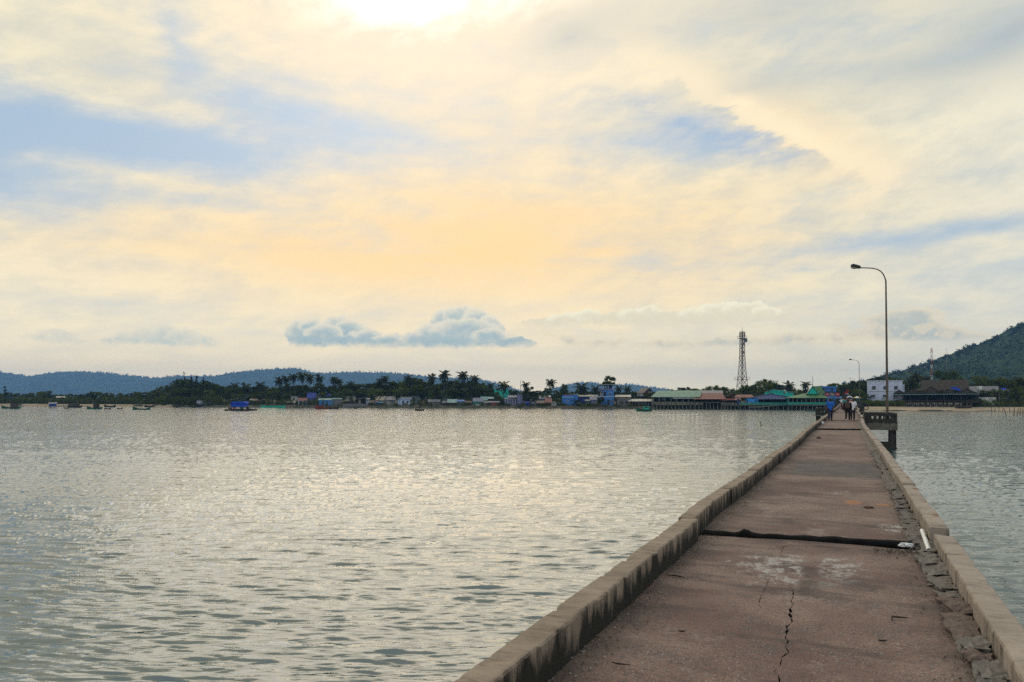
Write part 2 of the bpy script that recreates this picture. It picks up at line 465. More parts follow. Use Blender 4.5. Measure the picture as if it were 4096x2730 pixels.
def build_water():
    NR, NA = 900, 640
    A0, A1 = R(-47), R(47)
    r0, r1 = 6.5, 430.0
    inv = np.linspace(1 / r0, 1 / r1, NR)
    r = 1 / inv
    a = np.linspace(A0, A1, NA)
    rr, aa = np.meshgrid(r, a, indexing='ij')
    x = rr * np.sin(aa); y = rr * np.cos(aa)
    tA = ocean_tile(512, 15.0, 0.12, 0.5, (0.10, 0.995), 5, 4.5, 3.6)
    tB = ocean_tile(1024, 71.0, 0.4, 1.0, (0.05, 0.998), 9, 5.0, 4.0)
    tC = ocean_tile(256, 240.0, 5.0, 26.0, (-0.15, 0.98), 3, 2.5)
    c, s = math.cos(0.16), math.sin(0.16)
    hA = sample_tile(tA, 15.0, x * 0.6, y * 1.45) / 1.4
    hA2 = sample_tile(tA, 15.0, (c * x - s * y) * 0.5 + 11, (s * x + c * y) * 1.1) / 1.05
    hB = sample_tile(tB, 71.0, (c * x + s * y) * 0.95, (-s * x + c * y) * 2.0) / 1.9
    hB2 = sample_tile(tB, 71.0, (c * x - s * y) * 0.6 + 31, (s * x + c * y) * 1.3) / 1.2
    hC = sample_tile(tC, 240.0, x, y)
    h = SLA * (hA + hA2) * 0.7 * np.clip(30 / rr, 0.0, 1) + SLB * (hB + 0.8 * hB2) * 0.75 * np.clip(170 / rr, 0.3, 1) + 0.006 * hC
    h = h + 2.0 * h * np.abs(h) * (h > 0)                     # sharper crests
    fade = np.minimum(1, np.minimum((aa - A0), (A1 - aa)) / R(2)) * np.clip((r1 - rr) / 60, 0, 1) * np.clip((rr - r0) / 0.8, 0, 1)
    h = np.clip(h, -0.3, 0.42) * np.clip(fade, 0, 1)
    co = np.stack([x, y, h], -1).reshape(-1, 3)
    idx = np.arange(NR * NA).reshape(NR, NA)
    q = np.stack([idx[:-1, :-1], idx[:-1, 1:], idx[1:, 1:], idx[1:, :-1]], -1).reshape(-1, 4)
    # calm sheet all round: in front of the camera's feet, behind it and out to the far edge
    ext = []; ef = []
    base = len(co)
    def ring(ra, rb, angs):
        b = base + len(ext)
        for an in angs:
            ext.append((ra * math.sin(an), ra * math.cos(an), 0)); ext.append((rb * math.sin(an), rb * math.cos(an), 0))
        for i in range(len(angs) - 1): ef.append((b + 2 * i, b + 2 * i + 2, b + 2 * i + 3, b + 2 * i + 1))
    ring(r1, 4500, list(np.linspace(A0, A1, 40)))
    ring(r0, 4500, list(np.linspace(A1, 2 * math.pi + A0, 60)))
    ring(0.01, r0, list(np.linspace(0, 2 * math.pi, 60)))
    co = np.vstack([co, np.array(ext)])
    me = bpy.data.meshes.new('water')
    nq = len(q) + len(ef)
    me.vertices.add(len(co)); me.vertices.foreach_set('co', co.astype(np.float32).ravel())
    qq = np.vstack([q, np.array(ef)])
    me.loops.add(nq * 4); me.loops.foreach_set('vertex_index', qq.astype(np.int32).ravel())
    me.polygons.add(nq); me.polygons.foreach_set('loop_start', np.arange(0, nq * 4, 4, dtype=np.int32))
    me.polygons.foreach_set('loop_total', np.full(nq, 4, dtype=np.int32))
    me.polygons.foreach_set('use_smooth', np.ones(nq, dtype=bool))
    me.update(calc_edges=True); me.validate()
    me.materials.append(water_mat())
    o = link(bpy.data.objects.new('water', me)); tag(o, kind='structure')
    return o


build_water()


# ------------------------------------------------------------ land behind the waterline
def vnoise(x, y, z=0.0, oct=4):
    return mnoise.fractal(Vector((x, y, z)), 1.0, 2.0, oct)


def ground_z(px, back):
    """height of the land at a distance behind the waterline"""
    sand = np.clip((px - 3350) / 120, 0, 1)
    prof_mud = np.interp(back, [-6, -1.2, 0, 1.5, 5, 25, 200, 2000], [-1.2, -0.25, 0.06, 0.75, 1.05, 1.35, 2.0, 3.0])
    prof_sand = np.interp(back, [-6, -1.2, 0, 2.0, 8, 25, 200, 2000], [-1.2, -0.25, 0.05, 0.35, 0.8, 1.3, 2.0, 3.0])
    return float(prof_mud * (1 - sand) + prof_sand * sand)


def build_land():
    m, t = newmat('shore_earth')
    o = t.coord('Object')
    n = t.noise(o, 0.25, 5, 0.6); n2 = t.noise(o, 1.6, 4, 0.6)
    c = t.mix(t.mapr(n, 0.4, 0.6), (0.045, 0.05, 0.03), (0.10, 0.085, 0.06))
    c = t.mix(t.mapr(n2, 0.55, 0.75) * 0.6, c, (0.03, 0.035, 0.028))
    principled(t, c, 0.95, t.bump(n2, 0.6, 0.3), spec=0.1)
    pxs = list(range(-2600, 7001, 60))
    backs = [-6, -3, -1.2, -0.4, 0, 0.7, 1.5, 3, 5, 8, 14, 25, 60, 140, 400, 900, 1800]
    mb = MB().mat(m)
    vs = []; fs = []
    for i, px in enumerate(pxs):
        for j, bk in enumerate(backs):
            Y = shoreY(px) + bk + (vnoise(px * 0.006, 1.7) * 1.6 if -2 < bk < 20 else 0)
            if bk >= 1800: Y = 4450.0
            X = Xp(px, Y)
            z = ground_z(px, bk) + (vnoise(px * 0.02, bk * 0.2, 4.0) * 0.12 if 0 < bk < 60 else 0)
            if bk > 300: X = max(-4500, min(4500, X))
            vs.append((X, Y, z))
    nb = len(backs)
    for i in range(len(pxs) - 1):
        for j in range(nb - 1):
            fs.append((i * nb + j, (i + 1) * nb + j, (i + 1) * nb + j + 1, i * nb + j + 1))
    mb.add(vs, fs, True)
    tag(mb.build('ground'), kind='structure')


build_land()


def beach(px0, px1, b0, b1, name='beach', lift=0.03, z=None):
    m = MATS.get('beach_sand')
    if not m:
        m, t = newmat('beach_sand')
        o = t.coord('Object')
        n = t.noise(t.scale(o, (0.3, 1, 1)), 0.8, 5, 0.6); n2 = t.noise(o, 4.0, 4)
        c = t.mix(t.mapr(n, 0.35, 0.65), (0.30, 0.23, 0.15), (0.44, 0.35, 0.24))
        c = t.mix(t.mapr(n2 + n * .4, 0.75, 0.95) * 0.7, c, (0.10, 0.085, 0.06))
        principled(t, c, 0.95, t.bump(n2, 0.4, 0.1), spec=0.1)
    mb = MB().mat(m); vs = []; fs = []
    pxs = np.arange(px0, px1 + 1, 20)
    bs = np.linspace(b0, b1, 7)
    for px in pxs:
        for j, bk in enumerate(bs):
            edge = 1.0 if 0 < j < len(bs) - 1 else 0.0
            bb = bk + (1 - edge) * vnoise(px * 0.012, bk) * 0.9
            Y = shoreY(px) + bb + vnoise(px * 0.006, 1.7) * 1.6
            vs.append((Xp(px, Y), Y, ground_z(px, bb) + lift + vnoise(px * .05, bk) * 0.05))
    n = len(bs)
    for i in range(len(pxs) - 1):
        for j in range(n - 1): fs.append((i * n + j, (i + 1) * n + j, (i + 1) * n + j + 1, i * n + j + 1))
    mb.add(vs, fs, True)
    return tag(mb.build(name), kind='structure')


beach(3380, 4700, -0.6, 9.0, lift=0.12)
beach(-400, 700, -0.5, 1.9, lift=0.10)


# ------------------------------------------------------------ forested hills
def hill_mat(name, dark, light, scale):
    m, t = newmat(name)
    o = t.coord('Object')
    n = t.noise(o, scale, 5, 0.65); v = t.voronoi(o, scale * 2.6)
    c = t.mix(t.mapr(n + v * 0.25, 0.40, 0.78), dark, light)
    principled(t, c, 0.95, t.bump(v, 0.9, 4.0), spec=0.05)
    return m


def hill(name, pts, Y0, depth, step, mat, crown, seed, skirt=0.25, ny=60):
    """ridge profile given by photo columns and heights, built as terrain with its own depth; crowns are bumps of the canopy"""
    xs = np.array([Xp(p[0], Y0) for p in pts]); zs = np.array([Zp(p[1] + 6, Y0) for p in pts])
    X = np.arange(xs.min(), xs.max(), step)
    H = np.interp(X, xs, zs)
    k = np.ones(9) / 9; Hp = np.pad(H, 4, mode='edge'); H = np.convolve(Hp, k, 'valid')
    rng = np.random.default_rng(int(seed))
    vy = np.linspace(0, 1, ny)
    vs = []
    # canopy bumps: nearest of jittered grid centres
    def bumps(x, y):
        gx, gy = np.floor(x / crown), np.floor(y / crown)
        best = np.full(x.shape, 9.0); hsel = np.zeros(x.shape)
        for ox in (-1, 0, 1):
            for oy in (-1, 0, 1):
                cx_, cy_ = gx + ox, gy + oy
                r1 = np.modf(np.sin(cx_ * 127.1 + cy_ * 311.7 + seed) * 43758.5453)[0]
                r2 = np.modf(np.sin(cx_ * 269.5 + cy_ * 183.3 + seed) * 43758.5453)[0]
                r3 = np.abs(np.modf(np.sin(cx_ * 41.3 + cy_ * 91.7 + seed) * 4375.5453)[0])
                dx_ = x / crown - (cx_ + .5 + r1 * .45); dy_ = y / crown - (cy_ + .5 + r2 * .45)
                d = np.sqrt(dx_ ** 2 + dy_ ** 2)
                sel = d < best; best = np.where(sel, d, best); hsel = np.where(sel, r3, hsel)
        return np.sqrt(np.clip(1 - best ** 2 * 1.5, 0, 1)) * (0.45 + 0.75 * hsel ** 2)
    for v in vy:
        # the slope rises to the ridge at v = 0.62 and falls behind it
        up = math.sin(min(v / 0.62, 1) * math.pi / 2) ** 1.25 if v <= 0.62 else math.cos((v - 0.62) / 0.38 * math.pi / 2)
        yy = Y0 - depth * 0.62 + depth * v
        gully = np.array([vnoise(x / (depth * 0.22), yy / (depth * 0.5), seed) for x in X])
        z = (H - 1.0) * up * (1 + 0.10 * gully * (1 - up) * 2.0) + 1.0
        z = z + bumps(X, np.full(X.shape, yy)) * crown * 0.62 * min(1, up * 3)
        sc_ = yy / Y0
        vs.append(np.stack([X * (1 + (sc_ - 1) * 0.35), np.full(X.shape, yy), z], -1))
    co = np.concatenate(vs)
    nx = len(X); idx = np.arange(ny * nx).reshape(ny, nx)
    q = np.stack([idx[:-1, :-1], idx[:-1, 1:], idx[1:, 1:], idx[1:, :-1]], -1).reshape(-1, 4)
    me = bpy.data.meshes.new(name); me.from_pydata(co.tolist(), [], q.tolist())
    me.polygons.foreach_set('use_smooth', [True] * len(q)); me.materials.append(mat); me.update()
    o = link(bpy.data.objects.new(name, me)); tag(o, kind='structure')
    HILLS.append((np.array(co).reshape(ny, nx, 3), crown))
    return o


HILLS = []
HM = hill_mat('far_forest', (0.020, 0.034, 0.018), (0.045, 0.070, 0.030), 0.011)
HM2 = hill_mat('near_forest', (0.012, 0.024, 0.010), (0.036, 0.060, 0.020), 0.03)
hill('hill', [(-900, 1500), (-500, 1470), (-150, 1482), (0, 1490), (60, 1497), (130, 1509), (165, 1506), (200, 1494), (300, 1488), (350, 1489), (450, 1495), (560, 1509), (640, 1514), (720, 1506), (800, 1506), (870, 1507),
              (920, 1495), (1000, 1485), (1100, 1478), (1160, 1474), (1200, 1477), (1250, 1492), (1300, 1496), (1400, 1490), (1480, 1492), (1560, 1493), (1640, 1500), (1720, 1510), (1820, 1514), (1900, 1514), (1960, 1528), (2040, 1550), (2100, 1572), (2160, 1590)],
     4000, 950, 7.6, HM, 17.0, 1.0)
hill('hill', [(2080, 1592), (2160, 1570), (2230, 1550), (2300, 1534), (2340, 1530), (2400, 1537), (2450, 1541), (2520, 1538), (2580, 1548), (2640, 1556), (2720, 1566), (2800, 1572), (2900, 1585), (2980, 1592)],
     4080, 760, 7.6, HM, 17.0, 2.0)
hill('hill', [(3200, 1592), (3300, 1566), (3420, 1540), (3500, 1524), (3580, 1498), (3660, 1478), (3740, 1448), (3820, 1418), (3900, 1388), (3960, 1370), (4020, 1342), (4070, 1312), (4120, 1290), (4300, 1240), (4600, 1215), (5200, 1220), (5900, 1300), (6600, 1500)],
     900, 640, 2.5, HM2, 6.0, 3.0, ny=170)

# ------------------------------------------------------------ air
hm = bpy.data.materials.new('air'); hm.use_nodes = True
ht = NT(hm.node_tree)
hv = ht.node('ShaderNodeVolumePrincipled', {'Color': (0.24, 0.51, 1.0, 1), 'Density': 0.00017, 'Anisotropy': 0.0})
ht.node('ShaderNodeOutputMaterial', {'Volume': hv.outputs[0]})
hz = MB().box(-4700, 4700, -4700, 4750, -4.0, 186).build('haze', hm)
tag(hz, kind='stuff')

# ------------------------------------------------------------ pier
PA = math.atan(0.466)
SA, CA = math.sin(PA), math.cos(PA)
TL, TR = -1.70, 0.74           # road edges
OFFL = ([-5, 8.9, 9.0, 10.3, 11.1, 12.1, 13.2, 14.8, 18.5, 21.7, 25.5, 29, 35.6, 47, 62, 230], [-1.70, -1.68, -1.72, -1.765, -1.775, -1.75, -1.715, -1.69, -1.685, -1.675, -1.66, -1.645, -1.705, -1.70, -1.66, -1.70])
OFFR = ([-5, 9.55, 9.6, 11.4, 15.1, 18.6, 21.5, 26.6, 32.9, 40.9, 48.9, 60, 90, 230], [0.875, 0.872, 0.84, 0.85, 0.85, 0.825, 0.81, 0.78, 0.71, 0.65, 0.62, 0.70, 0.80, 0.86])
pier = empty('pier', (0, 0, DECK), -PA)
tag(pier, 'long weathered concrete pier with low kerbs running to the village', 'pier')


def st(px, py, h=0.0):
    """photo position of a point h above the deck -> pier coordinates (across, along)"""
    Y = F * (CAMZ - DECK - h) / (py - HY); X = (px - CX) / F * Y
    return X * CA - Y * SA, X * SA + Y * CA


def pw(tt, s, z=0.0):
    return Vector((tt * CA + s * SA, -tt * SA + s * CA, DECK + z))


def deck_mat():
    m, t = newmat('pier_deck')
    o = t.coord('Object'); x, y, z = t.sep(o)
    big = t.noise(o, 0.55, 6, 0.62); mid = t.noise(o, 2.3, 6, 0.65); fine = t.noise(o, 22, 5, 0.72); grit = t.noise(o, 60, 2, 0.6)
    c = t.mix(t.mapr(big, 0.36, 0.64), (0.138, 0.074, 0.060), (0.238, 0.152, 0.120))
    c = t.mix(t.mapr(mid, 0.50, 0.72) * 0.75, c, (0.118, 0.100, 0.094))
    c = t.mix(t.mapr(t.noise(o, 1.1, 5, 0.7), 0.56, 0.70) * 0.45, c, (0.225, 0.145, 0.108))
    c = t.mix(t.mapr(fine, 0.42, 0.66) * 0.75, c, (0.070, 0.060, 0.056))
    c = t.mix(t.mapr(grit + fine * 0.3, 0.72, 0.84) * t.mapr(big + mid * 0.5, 0.55, 0.95, 0.15, 0.9), c, (0.44, 0.40, 0.36))
    band = t.noise(t.scale(o, (0.35, 1.6, 1)), 1.4, 6, 0.66)
    c = t.mix(t.mapr(band, 0.50, 0.66) * 0.75, c, (0.070, 0.050, 0.046))
    c = t.mix(t.mapr(band, 0.42, 0.30) * 0.5, c, (0.235, 0.180, 0.155))
    bl = t.noise(o, 0.85, 6, 0.72)
    c = t.mix(t.mapr(bl, 0.54, 0.66) * 0.6, c, (0.058, 0.043, 0.039))
    c = t.mix(t.mapr(bl + (fine - 0.5) * 0.3, 0.42, 0.30) * 0.6, c, (0.285, 0.225, 0.195))
    # dirt washed against the kerbs
    edge = t.math('MAXIMUM', t.mapr(x, -1.25, -1.72), t.mapr(x, 0.35, 0.80))
    c = t.mix(edge * t.mapr(mid + fine * 0.4, 0.45, 0.85) * 0.85, c, (0.075, 0.060, 0.048))

    def spot(s0, t0, rs, rt):
        u = (x - t0) / rt; v = (y - s0) / rs
        return t.math('EXPONENT', (u * u + v * v) * -1.0)
    # old mortar smears round the crack and beside the second span's start
    a, b = st(3000, 2235)[::-1]
    sm = spot(8.05, -0.62, 0.62, 0.55) + spot(8.10, -0.15, 0.55, 0.26) + spot(7.5, -0.45, 0.6, 0.6) * 0.55 + spot(10.9, 0.50, 0.45, 0.22) + spot(11.9, -1.05, 1.2, 0.30) * 0.55 + spot(14.6, -0.2, 0.5, 0.5) * .5
    smn = t.noise(t.scale(o, (1.8, 1.5, 1)), 3.4, 7, 0.75)
    split = t.mapr(t.math('ABSOLUTE', x + 0.36 + (mid - 0.5) * 0.2), 0.04, 0.11)
    c = t.mix(t.mapr(smn + fine * 0.45 + t.math('MINIMUM', sm, 0.8) * 0.22, 0.86, 0.98) * t.mapr(sm, 0.08, 0.5) * 0.8 * split, c, (0.40, 0.38, 0.355))
    dk = spot(7.5, 0.05, 0.5, 0.35) + spot(7.3, -0.35, 0.8, 0.12)
    c = t.mix(t.mapr(smn + fine * 0.4 + dk * 0.2, 0.82, 1.0) * t.mapr(dk, 0.1, 0.6) * 0.8, c, (0.06, 0.052, 0.048))
    # darker resurfaced patch
    pe = y + (smn - 0.5) * 0.7 + x * 0.12
    pt = t.mapr(pe, 17.3, 17.5) * t.mapr(pe, 22.5, 20.6) * t.mapr(x, -1.5, -1.1)
    c = t.mix(pt * t.mapr(mid, 0.25, 0.6, 0.45, 0.95), c, (0.078, 0.072, 0.068))
    # a little orange earth
    c = t.mix(t.mapr((spot(13.3, 0.05, 0.35, 0.2) + spot(13.2, 0.5, 0.2, 0.16)) * (mid + 0.2), 0.3, 0.55) * 0.8, c, (0.34, 0.15, 0.06))
    bp = t.bump(fine * 0.5 + grit * 0.35 + mid * 0.6, 0.75, 0.022)
    principled(t, c, t.mapr(mid, 0.3, 0.7, 0.72, 0.92), bp, spec=0.28)
    return m


def concrete(name, col, mold=0.6, moldtop=0.2, rusty=0.0, streak=True):
    m, t = newmat(name)
    o = t.coord('Object'); x, y, z = t.sep(o)
    big = t.noise(o, 0.9, 5, 0.6); mid = t.noise(o, 5.0, 6, 0.65); fine = t.noise(o, 45, 3, 0.7)
    c = t.mix(t.mapr(big + mid * 0.4, 0.45, 0.9), tuple(q * 0.78 for q in col), tuple(q * 1.16 for q in col))
    c = t.mix(t.mapr(fine, 0.5, 0.75) * 0.35, c, tuple(q * 0.55 for q in col))
    c = t.mix(t.mapr(t.noise(t.scale(o, (1.0, 2.6, 1)), 2.2, 6, 0.7), 0.50, 0.68) * 0.55, c, tuple(q * 0.5 for q in col))
    c = t.mix(t.mapr(t.noise(t.scale(o, (1.2, 15.0, 1.2)), 1.0, 4, 0.65), 0.58, 0.68) * 0.6, c, tuple(q * 0.32 for q in col))
    # black algae: streaks with ragged shapes
    sn = t.noise(t.scale(o, (3.0, 3.0, 0.7)), 1.5, 6, 0.68)
    nrm = t.sep(E(t, t.node('ShaderNodeNewGeometry').outputs['Normal']))[2]
    side = t.mapr(nrm, 0.7, 0.3)
    low = t.mapr(z, moldtop, -0.05)
    al = t.mapr(sn + low * 0.26 * side + big * 0.25, 0.60, 0.80)
    c = t.mix(al * mold * t.math('MAXIMUM', side, 0.16), c, (0.018, 0.019, 0.016))
    if rusty:
        r = t.voronoi(t.scale(o, (1.0, 0.8, 1)), 1.7)
        c = t.mix(t.mapr(r + (mid - .5) * 0.35, 0.32, 0.14) * t.mapr(big, 0.38, 0.52) * rusty * t.mapr(nrm, 0.5, 0.9), c, (0.16, 0.055, 0.018))
    principled(t, c, 0.9, t.bump(mid * 0.5 + fine * 0.5, 0.6, 0.02), spec=0.2)
    return m


M_DECK = deck_mat()
M_KERBL = concrete('kerb_concrete_mossy', (0.285, 0.222, 0.168), 0.97, 0.34)
M_KERBR = concrete('kerb_concrete', (0.335, 0.278, 0.228), 0.7, 0.10, rusty=0.9)
M_CONC = concrete('pier_concrete', (0.165, 0.150, 0.122), 0.85, -0.2)
M_PILE = concrete('pile_concrete', (0.055, 0.050, 0.042), 0.9, -0.4)
M_CRACK = paint('crack_shade', (0.012, 0.011, 0.010), 0.95)  # near-black: the shade down in the cracks is put into the colour
M_RUBBER = paint('black_rubber', (0.006, 0.006, 0.006), 0.9, 0.4, 0.12, 6.0, 0.12, (0.07, 0.06, 0.05))
M_PALEGREY = paint('grey_mortar', (0.175, 0.158, 0.138), 0.95, 0.35, 0.5, 5.0)
M_BRICKRED = paint('red_brick', (0.155, 0.112, 0.094), 0.95, 0.35, 0.45, 5.0)


# near slab with real open cracks
def crack_track(pts, w, seed):
    rnd = random.Random(seed)
    q = [st(*p) for p in pts]
    q = sorted((s, tt) for tt, s in q)
    ss = [p[0] for p in q]; tt = [p[1] for p in q]
    return ss, tt, w, seed


TRACKS = [
    crack_track([(3053, 2369), (3038, 2403), (3034, 2418), (3044, 2432), (3027, 2447), (3008, 2462)], 0.017, 1),
    crack_track([(3172, 2355), (3173, 2386), (3165, 2406), (3172, 2418), (3161, 2436), (3163, 2462), (3167, 2490), (3144, 2507), (3149, 2523), (3142, 2549), (3149, 2568), (3144, 2592), (3153, 2614),
                 (3125, 2638), (3123, 2666), (3100, 2687), (3116, 2709), (3116, 2730), (3100, 2800), (3080, 2900)], 0.020, 2),
    crack_track([(3290, 2499), (3277, 2520), (3279, 2557), (3268, 2600), (3272, 2640), (3250, 2697), (3240, 2740)], 0.003, 3),
]


def build_near_deck(s0, s1):
    ds = 0.022
    rows = np.arange(s0, s1 + ds / 2, ds)
    rnd = random.Random(4)
    cols_n = [14, 12, 10, 16]
    mb = MB().mat(M_DECK); mb.mat(M_CRACK); mb.mat(M_DECK)
    vs = []; layout = None
    for s in rows:
        edges = []
        for ss, tt, w, sd in TRACKS:
            c = float(np.interp(s, ss, tt)) + mnoise.noise(Vector((s * 14, sd * 3.1, 0))) * 0.014
            inside = 1.0 if ss[0] <= s <= ss[-1] else 0.0
            taper = min(1.0, (s - ss[0]) / 0.15 + 0.15, (ss[-1] - s) / 0.10 + 0.15) if inside else 0.0
            ww = w * taper * (0.12 + 2.0 * abs(mnoise.noise(Vector((s * 7, sd, 5))))) if inside else 0.0
            edges.append((c - ww / 2, c + ww / 2, 1.0 if ww > 0.002 else 0.0))
        row = []
        lo = TL - 0.02
        bounds = []
        for e in edges: bounds.append((lo, e[0])); lo = e[1]
        bounds.append((lo, TR + 0.16))
        for bi, (a, b) in enumerate(bounds):
            n = cols_n[bi]
            for k in range(n + 1):
                x = a + (b - a) * k / n
                z = vnoise(x * 1.2, s * 1.2, 1, 3) * 0.010 + vnoise(x * 6, s * 6, 2, 2) * 0.003
                row.append((x, s, z))
            if bi < len(edges):
                dpt = 0.035 * edges[bi][2] + 0.001
                row.append((edges[bi][0] + 0.001, s, -dpt)); row.append((edges[bi][1] - 0.001, s, -dpt))
        vs.append(row)
    nc = len(vs[0])
    crackcols = []; c = 0
    for bi in range(4):
        c += cols_n[bi] + 1
        if bi < 3: crackcols.append(c - 1); c += 2
    flat = [p for r in vs for p in r]
    b = len(mb.v); mb.v.extend(flat)
    for i in range(len(rows) - 1):
        for j in range(nc - 1):
            mb.cur = 1 if any(cc <= j <= cc + 2 for cc in crackcols) else 0
            if mb.cur == 1 and flat[i * nc + j + 1][2] > -0.004 and flat[i * nc + j][2] > -0.004 : mb.cur = 0
            mb.face([b + i * nc + j, b + i * nc + j + 1, b + (i + 1) * nc + j + 1, b + (i + 1) * nc + j], False)
    # edges and underside
    mb.mat(M_CONC); mb.box(TL - 0.25, TR + 0.40, s0, s1, -0.42, -0.045)
    return mb.build('deck_slab', None, pier)


def build_deck(s0, s1, ds):
    mb = MB().mat(M_DECK)
    rows = np.linspace(s0, s1, max(2, int((s1 - s0) / ds) + 1))
    n = 14
    b = 0
    lift = 0.004
    for s in rows:
        for k in range(n + 1):
            x = TL - 0.09 + (float(np.interp(s, *OFFR)) + 0.05 - TL + 0.09) * k / n
            mb.v.append((x, s, lift + vnoise(x * 1.2, s * 1.2, 1, 3) * 0.012 + vnoise(x * .3, s * .22, 5, 2) * 0.012))
    for i in range(len(rows) - 1):
        for k in range(n): mb.face([i * (n + 1) + k, i * (n + 1) + k + 1, (i + 1) * (n + 1) + k + 1, (i + 1) * (n + 1) + k], True)
    mb.mat(M_CONC); mb.box(TL - 0.25, TR + 0.02, s0, s1, -0.42, -0.045)
    return mb.build('deck_slab', None, pier)


JOINTS = [9.62, 42.4, 58.9, 91.5, 124, 157, 190]
build_near_deck(-3.0, 9.52)
prev = 9.72
for j in JOINTS[1:] + [232]:
    build_deck(prev, j - 0.08, 0.25 if prev < 50 else 1.0); prev = j + 0.08


def seal(s, h, skew, seed, lump=True):
    """black tarred expansion joint, lumpy and slightly raised"""
    rnd = random.Random(seed)
    n = 46
    mb = MB().mat(M_RUBBER); prof = 8
    for i in range(n + 1):
        f = i / n
        x = TL + 0.0 + (TR + 0.06 - TL) * f
        yy = s + skew * (f - 0.5) + mnoise.noise(Vector((x * 2, seed, 0))) * 0.02
        hh = h * (0.75 + 0.5 * abs(mnoise.noise(Vector((x * 3, seed, 3)))))
        if lump and abs(f - 0.20) < 0.035: hh *= 1.0 + 0.8 * (1 - abs(f - 0.20) / 0.035)
        ww = 0.085 + 0.03 * mnoise.noise(Vector((x * 4, seed, 7)))
        for k in range(prof + 1):
            a = math.pi * k / prof
            mb.v.append((x, yy - math.cos(a) * ww, -0.03 + (hh + 0.03) * math.sin(a) ** 0.7))
    for i in range(n):
        for k in range(prof):
            b = i * (prof + 1) + k
            mb.face([b, b + 1, b + prof + 2, b + prof + 1][::-1], True)
    return mb.build('joint_seal', None, pier)


seal(9.62, 0.055, 0.36, 1)
seal(42.4, 0.10, 0.2, 2, False)
for i, j in enumerate(JOINTS[2:5]): seal(j, 0.06, 0.1, 5 + i, False)


# kerbs: cast in pieces that no longer line up
def kerb_mesh(L, w, h, mat, seed, step=0.05):
    n = max(2, int(L / step)); mb = MB().mat(mat)
    bv = 0.022
    prof = [(0, -0.30), (0, h - bv), (bv * .3, h - bv * .3), (bv, h), (w - bv, h), (w - bv * .3, h - bv * .3), (w, h - bv), (w, -0.42)]
    m = len(prof)
    for i in range(n + 1):
        y = L * i / n
        for (x, z) in prof:
            d = Vector((x * 3 + seed, y * 3, z * 3))
            top = 1.0 if z > 0 else 0.3
            chip = (max(0, mnoise.noise(Vector((y * 4, seed * 7, x * 9))) - 0.26) * 0.07 + max(0, mnoise.noise(Vector((y * 11, seed * 5, x * 15))) - 0.22) * 0.05) if abs(z - h) < bv * 1.1 else 0
            mb.v.append((x + (mnoise.noise(d * 0.8) * 0.008 + mnoise.noise(d * 6) * 0.006 + (0.5 * chip if x < w / 2 else -0.5 * chip)) * top, y, z + (mnoise.noise(d * 0.5) * 0.007 + mnoise.noise(d * 5) * 0.003) * top - chip))
    for i in range(n):
        for k in range(m - 1):
            b = i * m + k
            mb.face([b, b + m, b + m + 1, b + 1], k in (2, 4))
    mb.face(list(range(m))); mb.face([n * m + k for k in range(m)][::-1])
    return mb.mesh('kerb_block')


KB = {}
for sd in range(4):
    KB['L', sd] = kerb_mesh(1.62, 0.20, 0.27, M_KERBL, sd + 1)
    KB['R', sd] = kerb_mesh(1.62, 0.20, 0.215, M_KERBR, sd + 11)
KB['L', 9] = kerb_mesh(12.0, 0.20, 0.27, M_KERBL, 21, 0.6)
KB['R', 9] = kerb_mesh(12.0, 0.20, 0.215, M_KERBR, 22, 0.6)
rnd = random.Random(12)


def kerb_row(side, s0, s1, L, key, jit):
    s = s0; i = 0
    while s < s1 - 0.5:
        dt = rnd.uniform(-jit, jit)
        dz = rnd.uniform(-0.02, 0.015)
        if side == 'R' and abs(s + L - 9.55) < 1.0: dz = -0.035; dt += 0.02
        if side == 'R' and abs(s - 9.65) < 0.5: dz = 0.025
        xa = float(np.interp(s + 0.01, *(OFFL if side == 'L' else OFFR))) + (-0.20 if side == 'L' else 0.0)
        xb = float(np.interp(s + L - 0.01, *(OFFL if side == 'L' else OFFR))) + (-0.20 if side == 'L' else 0.0)
        ln = 12.0 if key == 9 else 1.62
        inst('kerb_block', KB[side, key if key == 9 else i % 4], pier, (xa + dt, s + 0.006, dz), (rnd.uniform(-.006, .006), 0, -math.atan((xb - xa) / L) + rnd.uniform(-1, 1) * jit * 0.2), (1, (L - 0.012) / ln, 1))
        s += L; i += 1


inst('kerb_block', kerb_mesh(12.38, 0.20, 0.27, M_KERBL, 31), pier, (-1.90, -3.4, 0), (0, 0, R(-0.10)))
kerb_row('L', 9.0, 59, 1.6129, 0, 0.010)
kerb_row('L', 59, 228, 12.07, 9, 0.05)
inst('kerb_block', kerb_mesh(12.93, 0.20, 0.215, M_KERBR, 32), pier, (0.878, -3.4, -0.022), (0, 0, R(0.05)))
kerb_row('R', 9.68, 58.9, 1.6406, 0, 0.012)
kerb_row('R', 63.0, 228, 12.0, 9, 0.05)

# mortar lumps and brick bats wedged along the foot of the right kerb
rnd = random.Random(31)


def lump_mesh(seed, mat):
    r = random.Random(seed)
    bm = bmesh.new(); bmesh.ops.create_cube(bm, size=1.0)
    bmesh.ops.subdivide_edges(bm, edges=bm.edges[:], cuts=4, use_grid_fill=True)
    for v in bm.verts:
        d = mnoise.noise(v.co * 1.7 + Vector((seed, 0, 0))) + 0.55 * mnoise.noise(v.co * 4.5 + Vector((0, seed, 0))) + 0.3 * mnoise.noise(v.co * 9 + Vector((0, 0, seed)))
        v.co += v.co.normalized() * d * 0.42 - Vector((0, 0, 0.25 * max(0, -v.co.x) if v.co.z > 0 else 0))
    me = bpy.data.meshes.new('mortar_block'); bm.to_mesh(me); bm.free(); me.materials.append(mat)
    return me


